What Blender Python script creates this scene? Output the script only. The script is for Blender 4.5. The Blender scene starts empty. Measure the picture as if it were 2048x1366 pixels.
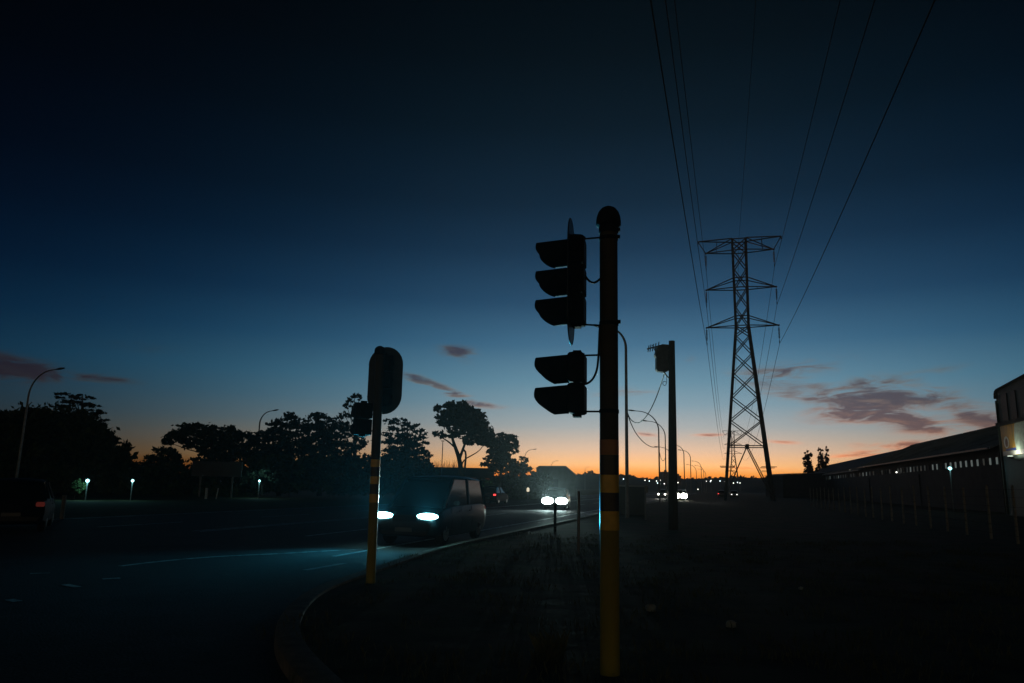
import bpy, math, random
import numpy as np
from mathutils import Vector, Matrix
random.seed(7); rng = np.random.default_rng(11)
sc = bpy.context.scene; col = sc.collection
R = math.radians
HAZE = .00024
# ------------------------------------------------------------------ camera model (photo pixels 2048 x 1366)
F, CX, CY, EYE = 1479.0, 1024.0, 683.0, 1.6
PITCH, ROLL = math.atan(287/F), 0.0216
fw = Vector((0, math.cos(PITCH), math.sin(PITCH))); r0 = Vector((1, 0, 0)); u0 = Vector((0, -math.sin(PITCH), math.cos(PITCH)))
rt = r0*math.cos(ROLL) + u0*math.sin(ROLL); up = u0*math.cos(ROLL) - r0*math.sin(ROLL)
CAM = Vector((0, 0, EYE))
def ray(px, py): return fw*F + rt*(px-CX) + up*(CY-py)
def at(px, py, Y):
    d = ray(px, py); return CAM + d*(Y/d.y)
def gnd(px, py, z=0.0):
    d = ray(px, py); return CAM + d*((z-EYE)/d.z)
def proj(P):
    q = Vector(P)-CAM; k = F/q.dot(fw); return CX+q.dot(rt)*k, CY-q.dot(up)*k
RA = R(15.3)
RD = Vector((math.sin(RA), math.cos(RA), 0)); RN = Vector((math.cos(RA), -math.sin(RA), 0))
def rf(s, t, z=0.0): return RD*s + RN*t + Vector((0, 0, z))     # road frame: s along, t to the right
cam = bpy.data.cameras.new('camera'); co = bpy.data.objects.new('camera', cam); col.objects.link(co)
cam.sensor_width = 36; cam.lens = F/2048*36; cam.clip_end = 6000; cam.clip_start = .05
M = Matrix((rt, up, -fw)).transposed().to_4x4(); M.translation = CAM; co.matrix_world = M
sc.camera = co
sc.view_settings.view_transform = 'Standard'; sc.view_settings.look = 'None'
sc.view_settings.exposure = 0; sc.view_settings.gamma = 1
cy = sc.cycles
cy.max_bounces = 6; cy.diffuse_bounces = 2; cy.glossy_bounces = 3; cy.volume_bounces = 0; cy.transparent_max_bounces = 12
cy.sample_clamp_indirect = 4; cy.use_denoising = True; cy.caustics_reflective = False; cy.caustics_refractive = False
sc.render.filter_size = 1.5

def lin(c): return tuple(((v/255)/12.92 if v/255 <= .04045 else ((v/255+.055)/1.055)**2.4) for v in c)

# ------------------------------------------------------------------ materials
def newmat(name):
    m = bpy.data.materials.new(name); m.use_nodes = True
    return m, m.node_tree, m.node_tree.nodes['Principled BSDF']
def mat(name, c, rough=.6, metal=0, vary=.35, scale=6.0, spec=.5, bump=0.0, stretch=(1, 1, 1)):
    m, t, b = newmat(name)
    b.inputs['Roughness'].default_value = rough; b.inputs['Metallic'].default_value = metal
    b.inputs['Specular IOR Level'].default_value = spec
    tc = t.nodes.new('ShaderNodeTexCoord'); mp = t.nodes.new('ShaderNodeMapping'); mp.inputs['Scale'].default_value = stretch
    n = t.nodes.new('ShaderNodeTexNoise'); n.inputs['Scale'].default_value = scale; n.inputs['Detail'].default_value = 5
    t.links.new(tc.outputs['Object'], mp.inputs['Vector']); t.links.new(mp.outputs[0], n.inputs['Vector'])
    r = t.nodes.new('ShaderNodeValToRGB')
    lo = [max(0, v*(1-vary)) for v in c]; hi = [min(1, v*(1+vary)) for v in c]
    r.color_ramp.elements[0].position = .3; r.color_ramp.elements[1].position = .7
    r.color_ramp.elements[0].color = (*lo, 1); r.color_ramp.elements[1].color = (*hi, 1)
    t.links.new(n.outputs['Fac'], r.inputs['Fac']); t.links.new(r.outputs['Color'], b.inputs['Base Color'])
    if bump:
        bp = t.nodes.new('ShaderNodeBump'); bp.inputs['Strength'].default_value = bump; bp.inputs['Distance'].default_value = .02
        t.links.new(n.outputs['Fac'], bp.inputs['Height']); t.links.new(bp.outputs['Normal'], b.inputs['Normal'])
    return m
def emat(name, c, s, sample=True):
    m, t, b = newmat(name)
    b.inputs['Base Color'].default_value = (.5, .5, .5, 1); b.inputs['Emission Color'].default_value = (*c, 1)
    b.inputs['Emission Strength'].default_value = s
    if not sample: m.cycles.emission_sampling = 'NONE'
    return m
X = {}
X['grass'] = mat('grass ground', (.045, .05, .022), .95, vary=.6, scale=1.7, bump=.6, spec=.1)
X['blade'] = mat('grass blades', (.10, .10, .045), .8, vary=.5, scale=3, spec=.2)
X['asphalt'] = mat('asphalt', (.045, .045, .047), .75, vary=.5, scale=30, bump=.6, spec=.25)
X['mark'] = mat('road paint', (.62, .62, .6), .5, vary=.25, scale=9)
X['kerb'] = mat('kerb concrete', (.20, .17, .13), .85, vary=.3, scale=8, bump=.3)
X['pave'] = mat('trodden earth', (.06, .05, .035), .95, vary=.5, scale=4, bump=.5, spec=.1)
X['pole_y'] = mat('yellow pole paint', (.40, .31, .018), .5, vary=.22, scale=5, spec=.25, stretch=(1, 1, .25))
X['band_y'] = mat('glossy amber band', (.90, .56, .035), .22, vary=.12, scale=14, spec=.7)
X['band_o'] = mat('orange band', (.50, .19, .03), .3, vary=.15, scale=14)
X['pole_shade'] = mat('painted pole shade', (.075, .055, .025), .55, vary=.25, scale=5, spec=.2, stretch=(1, 1, .3))
X['band_d'] = mat('dark band', (.05, .04, .015), .35, vary=.15, scale=14)
X['black'] = mat('black signal plastic', (.016, .017, .018), .75, vary=.3, scale=10, spec=.12)
X['board'] = mat('backboard grey enamel', (.03, .032, .034), .5, vary=.25, scale=7)
X['lensd'] = mat('unlit signal lens', (.02, .014, .01), .7, vary=.2, scale=60, spec=.1)
X['galv'] = mat('galvanised steel', (.20, .20, .20), .5, .6, vary=.25, scale=5)
X['steel'] = mat('weathered lattice steel', (.13, .13, .13), .6, .5, vary=.25, scale=2)
X['wire'] = mat('aluminium conductor', (.03, .03, .03), .8, 0, vary=.1, spec=.2)
X['cable'] = mat('black cable', (.02, .02, .02), .6)
X['glass_ins'] = mat('brown insulator glaze', (.05, .03, .02), .25)
X['wood'] = mat('creosoted wood', (.035, .028, .022), .85, vary=.4, scale=8, stretch=(1, 1, .1), bump=.3)
X['boxm'] = mat('grey painted box', (.05, .05, .05), .5)
X['bark'] = mat('bark', (.06, .05, .04), .9, vary=.4, scale=9, stretch=(1, 1, .3), bump=.5)
X['leaf'] = mat('broad leaves', (.045, .07, .025), .7, vary=.5, scale=.8, spec=.2)
X['needle'] = mat('conifer needles', (.035, .055, .03), .75, vary=.5, scale=.8, spec=.2)
X['gum'] = mat('gum leaves', (.055, .07, .04), .65, vary=.5, scale=.8, spec=.25)
X['autumn'] = mat('dry poplar leaves', (.12, .08, .03), .8, vary=.5, scale=.8, spec=.2)
X['wall'] = mat('plastered wall', (.22, .21, .19), .9, vary=.2, scale=1.2)
X['wallD'] = mat('dark cladding', (.06, .06, .06), .8, vary=.25, scale=.8)
X['clad'] = mat('grey green cladding', (.07, .10, .08), .6, vary=.2, scale=1, stretch=(1, 1, .2))
X['roof'] = mat('corrugated roof sheet', (.38, .40, .42), .6, .2, vary=.25, scale=.5)
X['rib'] = mat('pale wall rib', (.55, .56, .55), .6, vary=.15, scale=2)
X['conc'] = mat('pale concrete post', (.30, .28, .24), .85, vary=.25, scale=7)
X['glass'] = mat('dark glass', (.015, .018, .02), .08, vary=.1, spec=.8)
X['dullglass'] = mat('dull tinted glass', (.012, .014, .014), .5, vary=.1, spec=.15)
X['stone'] = mat('pale stone', (.42, .40, .36), .9, vary=.25, scale=12, bump=.6)
X['tyre'] = mat('tyre rubber', (.018, .018, .018), .85)
X['rim'] = mat('wheel alloy', (.35, .35, .36), .35, .8)
X['paintW'] = mat('silver car paint', (.42, .44, .46), .28, .3, vary=.06)
X['paintT'] = mat('dark teal car paint', (.010, .024, .032), .4, 0, vary=.06)
X['paintD'] = mat('dark blue car paint', (.012, .016, .024), .6, .0, spec=.15, vary=.08)
X['paintG'] = mat('grey car paint', (.16, .16, .17), .3, .3, vary=.06)
X['trim'] = mat('black car trim', (.02, .02, .02), .55)
X['chrome'] = mat('chrome strip', (.7, .7, .72), .15, 1, vary=.03)
X['plate'] = mat('blank number plate', (.14, .14, .13), .4, vary=.05)
X['hill'] = mat('far hillside', (.035, .04, .03), .95, vary=.4, scale=.02, spec=.05)
X['poster_o'] = mat('poster orange print', (.70, .36, .03), .45, vary=.45, scale=1.6, stretch=(1, 1, .35))
X['poster_w'] = mat('poster pale green print', (.62, .74, .62), .45, vary=.22, scale=3.2)
X['poster_b'] = mat('poster blue stripe', (.03, .10, .42), .45, vary=.1)
X['poster_n'] = mat('poster brown print', (.16, .07, .03), .45, vary=.4, scale=4)
X['poster_c'] = mat('poster cream print', (.82, .80, .72), .45, vary=.1)
def layered(key, big, thr, under=None, amt=.5):
    """wear at a larger scale: patches and tyre polish, or paint rubbed through to the asphalt"""
    m = X[key]; t = m.node_tree; b = t.nodes['Principled BSDF']; src = b.inputs['Base Color'].links[0].from_socket
    tc_ = t.nodes.new('ShaderNodeTexCoord'); n_ = t.nodes.new('ShaderNodeTexNoise'); n_.inputs['Scale'].default_value = big; n_.inputs['Detail'].default_value = 8; n_.inputs['Roughness'].default_value = .7
    t.links.new(tc_.outputs['Object'], n_.inputs['Vector'])
    r_ = t.nodes.new('ShaderNodeMapRange'); t.links.new(n_.outputs['Fac'], r_.inputs['Value']); r_.inputs['From Min'].default_value = thr-.04; r_.inputs['From Max'].default_value = thr+.04; r_.inputs['To Max'].default_value = amt
    mx = t.nodes.new('ShaderNodeMix'); mx.data_type = 'RGBA'; t.links.new(r_.outputs[0], mx.inputs['Factor']); t.links.new(src, mx.inputs['A']); mx.inputs['B'].default_value = (*under, 1)
    t.links.new(mx.outputs['Result'], b.inputs['Base Color'])
layered('asphalt', .35, .56, (.022, .022, .023), .8); layered('asphalt', 2.2, .62, (.085, .083, .078), .6); layered('mark', 3.5, .53, (.05, .05, .052), .85)
layered('kerb', 1.4, .55, (.08, .075, .06), .7); layered('grass', .5, .52, (.075, .055, .035), .8); layered('pole_y', 2.3, .64, (.07, .055, .02), .7); layered('roof', .25, .55, (.16, .15, .14), .7)
X['slot0'] = mat('dark slot', (.03, .034, .036), .6, spec=.15)
WH = (.82, 1.0, 1.0); CY_ = (.12, .75, .95)
X['e_van'] = emat('cyan white headlamp', (.35, .95, 1.0), 14, False)
X['e_car'] = emat('white headlamp', (.80, 1, .98), 30, False)
X['e_warm'] = emat('warm white headlamp', (1, .97, .82), 30, False)
X['e_red'] = emat('red tail lamp', (1, .05, .05), 2.2, False)
X['e_reddim'] = emat('dim red tail lamp', (1, .03, .02), .035, False)
X['e_dot'] = emat('far street light', (1, .98, .86), 3.2, False)
X['e_dotc'] = emat('far cool light', (.75, .95, 1), 4, False)
X['e_globe'] = emat('cool globe lamp', (.42, 1, 1), 1.9, False)
X['slot1'] = emat('dim glowing slot', (.8, 1, .95), .014, False); X['slot2'] = emat('bright glowing slot', (.8, 1, .95), .09, False)
X['e_yard'] = emat('cool yard lamp', (.38, 1, 1), 2.2, False)
X['e_flood'] = emat('white flood lamp', (.85, 1, .8), 2.5, False)

# ------------------------------------------------------------------ mesh helper
class MB:
    def __init__(s): s.v = []; s.f = []
    def add(s, vs, fs):
        o = len(s.v); s.v += [tuple(v) for v in vs]; s.f += [tuple(i+o for i in f) for f in fs]; return s
    def box(s, c, size, rot=None):
        hx, hy, hz = [k/2 for k in size]; c = Vector(c)
        vs = [Vector((x, y, z)) for x in (-hx, hx) for y in (-hy, hy) for z in (-hz, hz)]
        if rot is not None: vs = [rot @ v for v in vs]
        return s.add([v+c for v in vs], [(0, 1, 3, 2), (4, 6, 7, 5), (0, 4, 5, 1), (2, 3, 7, 6), (0, 2, 6, 4), (1, 5, 7, 3)])
    def bar(s, a, b, w, h=None):                     # square bar from a to b
        a, b = Vector(a), Vector(b); d = b-a
        if d.length < 1e-6: return s
        q = d.to_track_quat('Z', 'Y').to_matrix()
        return s.box((a+b)/2, (w, h or w, d.length), q)
    def tube(s, pts, r, n=8, caps=True):
        pts = [Vector(p) for p in pts]; rs = r if isinstance(r, (list, tuple)) else [r]*len(pts)
        up_ = Vector((0, 0, 1)); vs = []; fs = []; prev = None
        for i, p in enumerate(pts):
            d = (pts[min(i+1, len(pts)-1)]-pts[max(i-1, 0)]).normalized()
            if prev is None:
                a = d.cross(up_ if abs(d.z) < .95 else Vector((1, 0, 0))).normalized()
            else: a = (prev-d*prev.dot(d)).normalized()
            prev = a; b = d.cross(a)
            for k in range(n):
                t = 2*math.pi*k/n; vs.append(p+(a*math.cos(t)+b*math.sin(t))*rs[i])
        for i in range(len(pts)-1):
            for k in range(n):
                fs.append((i*n+k, i*n+(k+1) % n, (i+1)*n+(k+1) % n, (i+1)*n+k))
        if caps: fs += [tuple(range(n-1, -1, -1)), tuple((len(pts)-1)*n+k for k in range(n))]
        return s.add(vs, fs)
    def lathe(s, prof, c=(0, 0, 0), axis='Z', n=20):
        c = Vector(c); vs = []; fs = []
        for r, z in prof:
            for k in range(n):
                t = 2*math.pi*k/n; x, y = r*math.cos(t), r*math.sin(t)
                vs.append(c+(Vector((x, y, z)) if axis == 'Z' else Vector((z, x, y)) if axis == 'X' else Vector((y, z, x))))
        for i in range(len(prof)-1):
            for k in range(n): fs.append((i*n+k, i*n+(k+1) % n, (i+1)*n+(k+1) % n, (i+1)*n+k))
        fs += [tuple(range(n-1, -1, -1)), tuple((len(prof)-1)*n+k for k in range(n))]
        return s.add(vs, fs)
    def prism(s, poly, d):                           # poly: 3D points in a plane, d: thickness vector
        n = len(poly); d = Vector(d); a = [Vector(p) for p in poly]; vs = a+[p+d for p in a]
        return s.add(vs, [tuple(range(n-1, -1, -1)), tuple(range(n, 2*n))]+[(i, (i+1) % n, n+(i+1) % n, n+i) for i in range(n)])
    def loft(s, rings, caps=True):
        n = len(rings[0]); vs = [p for r_ in rings for p in r_]; fs = []
        for i in range(len(rings)-1):
            for k in range(n): fs.append((i*n+k, i*n+(k+1) % n, (i+1)*n+(k+1) % n, (i+1)*n+k))
        if caps: fs += [tuple(range(n-1, -1, -1)), tuple((len(rings)-1)*n+k for k in range(n))]
        return s.add(vs, fs)
    def off(s, o):
        o = Vector(o); s.v = [tuple(Vector(v)-o) for v in s.v]; return s
    def build(s, name, m, parent=None, loc=(0, 0, 0), rot=(0, 0, 0), smooth=None, bevel=0):
        me = bpy.data.meshes.new(name); me.from_pydata(s.v, [], s.f); me.validate(); me.update()
        import bmesh
        bm = bmesh.new(); bm.from_mesh(me); bmesh.ops.recalc_face_normals(bm, faces=bm.faces)
        if bevel: bmesh.ops.bevel(bm, geom=[e for e in bm.edges if len(e.link_faces) == 2 and e.calc_face_angle() > .6], offset=bevel, segments=2, affect='EDGES', clamp_overlap=True)
        bm.to_mesh(me); bm.free()
        if smooth: me.shade_smooth(); me.set_sharp_from_angle(angle=R(smooth))
        o = bpy.data.objects.new(name, me); me.materials.append(m); col.objects.link(o)
        if parent: o.parent = parent
        o.location = loc; o.rotation_euler = rot
        return o
def tag(o, label, cat, group=None, kind=None):
    if label: o['label'] = label
    if cat: o['category'] = cat
    if group: o['group'] = group
    if kind: o['kind'] = kind
    return o
def thing(name, label, cat, loc=(0, 0, 0), rz=0, group=None):
    o = bpy.data.objects.new(name, None); col.objects.link(o); o.location = loc; o.rotation_euler = (0, 0, rz)
    o.empty_display_size = .2
    return tag(o, label, cat, group)
def kids(o): return [c for c in bpy.data.objects if c.parent == o]
def dup(root, loc, rz, label, group=None):
    r = root.copy(); col.objects.link(r); r.location = loc; r.rotation_euler = (0, 0, rz); r['label'] = label
    if group: r['group'] = group
    for ch in list(root.children):
        c = ch.copy(); col.objects.link(c); c.parent = r
        for g in list(ch.children):
            d = g.copy(); col.objects.link(d); d.parent = c
    return r
def lamp(name, kind, loc, power, color, parent=None, aim=None, cone=120, blend=.6, radius=.06):
    l = bpy.data.lights.new(name, kind); l.energy = power; l.color = color
    l.shadow_soft_size = radius
    o = bpy.data.objects.new(name, l); col.objects.link(o)
    if parent: o.parent = parent
    o.location = loc
    if kind == 'SPOT':
        l.spot_size = R(cone); l.spot_blend = blend
        o.rotation_euler = Vector(aim).to_track_quat('-Z', 'Y').to_euler()
    return o

# ------------------------------------------------------------------ sky (world)
w = bpy.data.worlds.new('World'); sc.world = w; w.use_nodes = True
T = w.node_tree; N = T.nodes; L = T.links; bgn = N['Background']
def nd(t, **k):
    n = N.new(t)
    for a, b in k.items(): setattr(n, a, b)
    return n
def math_(op, a, b=None, clamp=False):
    n = nd('ShaderNodeMath', operation=op, use_clamp=clamp)
    for i, v in enumerate((a, b)):
        if v is None: continue
        if isinstance(v, (int, float)): n.inputs[i].default_value = v
        else: L.new(v, n.inputs[i])
    return n.outputs[0]
def azel(px, py):
    d = ray(px, py).normalized(); return math.degrees(math.atan2(d.x, d.y)), math.degrees(math.asin(d.z))
tc = nd('ShaderNodeTexCoord'); sep = nd('ShaderNodeSeparateXYZ'); L.new(tc.outputs['Generated'], sep.inputs[0])
el = math_('MULTIPLY', math_('ARCSINE', sep.outputs[2]), 180/math.pi)
az = math_('MULTIPLY', math_('ARCTAN2', sep.outputs[0], sep.outputs[1]), 180/math.pi)
ramp = nd('ShaderNodeValToRGB'); ramp.color_ramp.interpolation = 'LINEAR'
SKY = [(1275, 968, (206, 98, 28)), (1275, 955, (230, 126, 42)), (1275, 945, (245, 155, 68)), (1275, 930, (252, 187, 122)), (1275, 900, (226, 189, 158)),
       (1285, 878, (200, 182, 166)), (1285, 855, (170, 173, 172)), (1285, 810, (132, 158, 171)), (1285, 765, (106, 144, 164)), (1285, 690, (70, 112, 141)), (1285, 605, (44, 80, 110)),
       (1285, 500, (27, 55, 80)), (1285, 405, (18, 40, 59)), (1285, 250, (10, 26, 38)), (1285, 105, (6, 17, 25)), (1285, -60, (3, 10, 16))]
EMAX = 45.0
cr = ramp.color_ramp
pts = sorted((max(0, azel(a, b)[1])/EMAX, tuple(v*(1+.50*math.exp(-max(0, azel(a, b)[1])/3.2)) for v in lin(c))) for a, b, c in SKY)
cr.elements[0].position = pts[0][0]; cr.elements[0].color = (*pts[0][1], 1)
cr.elements[1].position = pts[-1][0]; cr.elements[1].color = (*pts[-1][1], 1)
for p, c in pts[1:-1]:
    e = cr.elements.new(p); e.color = (*c, 1)
L.new(math_('DIVIDE', el, EMAX, True), ramp.inputs['Fac'])
SUNAZ = 12.0
el7 = nd('ShaderNodeMapRange'); L.new(el, el7.inputs['Value']); el7.inputs['From Min'].default_value = 0; el7.inputs['From Max'].default_value = 8
da = math_('SUBTRACT', az, SUNAZ)
def glow(extra):                                                           # width of the afterglow grows with height, more so for blue
    th = math_('ADD', math_('MULTIPLY', el7.outputs[0], extra), 24.0); q = math_('DIVIDE', da, th)
    return math_('POWER', math.e, math_('MULTIPLY', math_('MULTIPLY', q, q), -1.0))
gl3 = nd('ShaderNodeCombineXYZ')
for k_, ex in enumerate((0, 5, 7.5)): L.new(glow(ex), gl3.inputs[k_])
awy = nd('ShaderNodeMix', data_type='RGBA'); L.new(el7.outputs[0], awy.inputs['Factor']); awy.inputs['A'].default_value = (.01, .0, .0, 1); awy.inputs['B'].default_value = (.02, .05, .08, 1)
cosd = math_('COSINE', math_('MULTIPLY', math_('SUBTRACT', az, SUNAZ), math.pi/180))          # anti-twilight glow in the unseen opposite sky, strengthened to light the poles
bk = nd('ShaderNodeMapRange', interpolation_type='SMOOTHSTEP'); L.new(cosd, bk.inputs['Value']); bk.inputs['From Min'].default_value = .1; bk.inputs['From Max'].default_value = -.8
aw2 = nd('ShaderNodeMix', data_type='RGBA'); L.new(bk.outputs[0], aw2.inputs['Factor']); L.new(awy.outputs['Result'], aw2.inputs['A']); aw2.inputs['B'].default_value = (.32, .30, .19, 1)
inv = nd('ShaderNodeVectorMath', operation='SUBTRACT'); inv.inputs[0].default_value = (1, 1, 1); L.new(aw2.outputs['Result'], inv.inputs[1])
mad = nd('ShaderNodeVectorMath', operation='MULTIPLY_ADD'); L.new(inv.outputs[0], mad.inputs[0]); L.new(gl3.outputs[0], mad.inputs[1]); L.new(aw2.outputs['Result'], mad.inputs[2])
sky = nd('ShaderNodeMix', data_type='RGBA', blend_type='MULTIPLY'); sky.inputs['Factor'].default_value = 1
L.new(ramp.outputs['Color'], sky.inputs['A']); L.new(mad.outputs[0], sky.inputs['B'])
# clouds: streaky noise inside soft elongated banks, in azimuth / elevation
pos = nd('ShaderNodeCombineXYZ'); L.new(az, pos.inputs[0]); L.new(el, pos.inputs[1])
mpn = nd('ShaderNodeMapping'); mpn.inputs['Scale'].default_value = (.30, 1.35, 1); mpn.inputs['Rotation'].default_value = (0, 0, R(9)); L.new(pos.outputs[0], mpn.inputs[0])
nz = nd('ShaderNodeTexNoise'); nz.inputs['Scale'].default_value = 1.0; nz.inputs['Detail'].default_value = 6; nz.inputs['Roughness'].default_value = .62; nz.inputs['Distortion'].default_value = .7
L.new(mpn.outputs[0], nz.inputs['Vector'])
BANKS = [  # (px,py) centre, end of the long half axis, half thickness px, weight
    ((40, 742), (170, 756), 17, .95), ((-40, 728), (60, 742), 22, 1.0), ((210, 758), (290, 765), 6, .7), ((290, 695), (390, 702), 10, .35),
    ((925, 705), (955, 712), 15, .85), ((890, 701), (925, 705), 9, .6), ((885, 778), (955, 806), 9, 1.2), ((840, 760), (880, 775), 10, .6), ((980, 812), (1060, 820), 5, .6),
    ((1265, 786), (1335, 784), 6, .62), ((1250, 776), (1280, 772), 5, .4), ((1180, 800), (1230, 790), 6, .4), ((1382, 719), (1396, 717), 7, .4),
    ((1290, 868), (1313, 871), 4, 1.0), ((1420, 870), (1452, 869), 3.5, .9), ((1568, 884), (1600, 886), 4, .6), ((1515, 936), (1570, 937), 3, .6),
    ((1590, 738), (1680, 724), 16, .75), ((1565, 765), (1655, 778), 16, .7), ((1590, 795), (1670, 803), 10, .7), ((1640, 842), (1700, 846), 7, .6),
    ((1735, 768), (1800, 762), 15, .9), ((1790, 800), (1890, 788), 20, 1.25), ((1750, 825), (1850, 850), 20, 1.05), ((1670, 830), (1740, 836), 9, .75), ((1840, 850), (1905, 866), 14, .9),
    ((1940, 830), (2000, 850), 22, .8), ((1965, 855), (2020, 850), 14, .7), ((1790, 890), (1850, 886), 6, 1.0), ((1735, 889), (1780, 890), 4, .7), ((1770, 903), (1850, 898), 5, .7), ((1700, 912), (1760, 908), 4, .5), ((1860, 745), (1930, 730), 9, .45), ((2080, 800), (2160, 780), 18, .7)]
mp2 = nd('ShaderNodeMapping'); mp2.inputs['Scale'].default_value = (.30, 1.35, 1); mp2.inputs['Rotation'].default_value = (0, 0, R(9)); mp2.inputs['Location'].default_value = (0, -.35, 0); L.new(pos.outputs[0], mp2.inputs[0])
nz2 = nd('ShaderNodeTexNoise'); nz2.inputs['Scale'].default_value = 1.0; nz2.inputs['Detail'].default_value = 4; nz2.inputs['Roughness'].default_value = .6; nz2.inputs['Distortion'].default_value = .7
L.new(mp2.outputs[0], nz2.inputs['Vector'])
tot = None
for (c, e, th, wt) in BANKS:
    c0 = Vector((*azel(*c), 0)); c1 = Vector((*azel(*e), 0)); ax = c1-c0; la = ax.length
    ux = ax/la; uy = Vector((-ux.y, ux.x, 0)); lb = th/F*57.3
    s1 = nd('ShaderNodeVectorMath', operation='SUBTRACT'); L.new(pos.outputs[0], s1.inputs[0]); s1.inputs[1].default_value = c0
    da_ = nd('ShaderNodeVectorMath', operation='DOT_PRODUCT'); L.new(s1.outputs[0], da_.inputs[0]); da_.inputs[1].default_value = ux/la
    db_ = nd('ShaderNodeVectorMath', operation='DOT_PRODUCT'); L.new(s1.outputs[0], db_.inputs[0]); db_.inputs[1].default_value = uy/lb
    a_, b_ = da_.outputs['Value'], db_.outputs['Value']
    r2 = math_('ADD', math_('MULTIPLY', a_, a_), math_('MULTIPLY', b_, b_))
    g = math_('MULTIPLY', math_('POWER', math.e, math_('MULTIPLY', r2, -.9)), wt)
    tot = g if tot is None else math_('ADD', tot, g)
n2 = math_('ADD', math_('MULTIPLY', math_('SUBTRACT', nz.outputs['Fac'], .5), 4.4), .76)
dens = math_('MULTIPLY', tot, n2, True)
sm = nd('ShaderNodeMapRange', interpolation_type='SMOOTHSTEP'); L.new(dens, sm.inputs['Value'])
sm.inputs['From Min'].default_value = .04; sm.inputs['From Max'].default_value = 1.0; sm.inputs['To Max'].default_value = .92
# the thick parts are dusky mauve, the thin fringes still catch red light from below the horizon
fr = nd('ShaderNodeMapRange'); L.new(dens, fr.inputs['Value']); fr.inputs['From Min'].default_value = .15; fr.inputs['From Max'].default_value = .95
cc = nd('ShaderNodeMix', data_type='RGBA'); L.new(math_('ADD', fr.outputs[0], math_('MULTIPLY', math_('SUBTRACT', nz2.outputs['Fac'], nz.outputs['Fac']), 1.6), True), cc.inputs['Factor'])
cc.inputs['A'].default_value = (1.75, .78, .46, 1); cc.inputs['B'].default_value = (.38, .23, .23, 1)
skm = nd('ShaderNodeMix', data_type='RGBA', blend_type='MULTIPLY'); skm.inputs['Factor'].default_value = 1
L.new(sky.outputs['Result'], skm.inputs['A']); L.new(cc.outputs['Result'], skm.inputs['B'])
skl = nd('ShaderNodeMix', data_type='RGBA', blend_type='ADD'); skl.inputs['Factor'].default_value = 1; L.new(skm.outputs['Result'], skl.inputs['A'])
rose = nd('ShaderNodeMix', data_type='RGBA'); L.new(glow(2), rose.inputs['Factor']); rose.inputs['A'].default_value = (.013, .004, .004, 1); rose.inputs['B'].default_value = (.028, .006, .006, 1)
L.new(rose.outputs['Result'], skl.inputs['B'])                             # faint rose light from below the horizon
fin = nd('ShaderNodeMix', data_type='RGBA'); L.new(sm.outputs[0], fin.inputs['Factor']); L.new(sky.outputs['Result'], fin.inputs['A']); L.new(skl.outputs['Result'], fin.inputs['B'])
nis = nd('ShaderNodeTexSky', sky_type='NISHITA'); nis.sun_disc = False; nis.sun_elevation = R(-6); nis.sun_rotation = R(SUNAZ)
addn = nd('ShaderNodeMix', data_type='RGBA', blend_type='ADD'); addn.inputs['Factor'].default_value = .004
L.new(fin.outputs['Result'], addn.inputs['A']); L.new(nis.outputs['Color'], addn.inputs['B'])
L.new(addn.outputs['Result'], bgn.inputs['Color']); bgn.inputs['Strength'].default_value = 1.0
w.cycles.sampling_method = 'MANUAL'; w.cycles.sample_map_resolution = 1024
sun = bpy.data.lights.new('afterglow', 'SUN'); sun.energy = .02; sun.angle = R(12); sun.color = (1, .55, .28)
so = bpy.data.objects.new('afterglow', sun); col.objects.link(so)
so.rotation_euler = Vector((-math.sin(R(SUNAZ)), -math.cos(R(SUNAZ)), -.03)).to_track_quat('-Z', 'Y').to_euler()

# ------------------------------------------------------------------ ground, road, kerb
def sheet(name, poly, z, m, kind='structure'):
    b = MB(); b.add([(p[0], p[1], z) for p in poly], [tuple(range(len(poly)))])
    o = b.build(name, m); o['kind'] = kind; return o
g = MB()
xs = np.linspace(-800, 800, 40); ys = np.linspace(-260, 690, 30)
vs = [(x, y, 0) for y in ys for x in xs]; nx = len(xs)
g.add(vs, [(j*nx+i, j*nx+i+1, (j+1)*nx+i+1, (j+1)*nx+i) for j in range(len(ys)-1) for i in range(nx-1)])
o = g.build('ground', X['grass']); o['kind'] = 'structure'
T_R = -6.4                                                                 # right kerb of the main road
def P2(s, t): v = rf(s, t); return (v.x, v.y)
kp = [gnd(*p) for p in ((690, 1170), (640, 1188), (592, 1214), (560, 1250), (545, 1290), (555, 1330), (580, 1366), (640, 1440), (760, 1560))]
kerb_line = [rf(s, T_R) for s in (330, 200, 120, 70, 45, 30, 22, 17)] + kp + [Vector((.6, 2.6, 0)), Vector((3, 1.6, 0)), rf(2, 12), rf(2, 60), rf(2, 160)]
def smooth_line(p, it=3):
    for _ in range(it):
        q = [p[0]]
        for a, b in zip(p, p[1:]): q += [a.lerp(b, .25), a.lerp(b, .75)]
        q.append(p[-1]); p = q
    return p
kl = smooth_line([Vector((p.x, p.y, 0)) for p in kerb_line], 2)
road_poly = [(p.x, p.y) for p in kl] + [P2(-22, 160), P2(-22, 20), P2(-60, 5), P2(-60, -24), P2(-14, -24), P2(-10, -30), P2(-10, -300), P2(13, -300), P2(13, -30), P2(18, -24), P2(330, -24)]
b = MB(); b.add([(x, y, .004) for x, y in road_poly], [tuple(range(len(road_poly)))])
o = b.build('road', X['asphalt']); o['kind'] = 'structure'
b = MB(); rings = []
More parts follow.
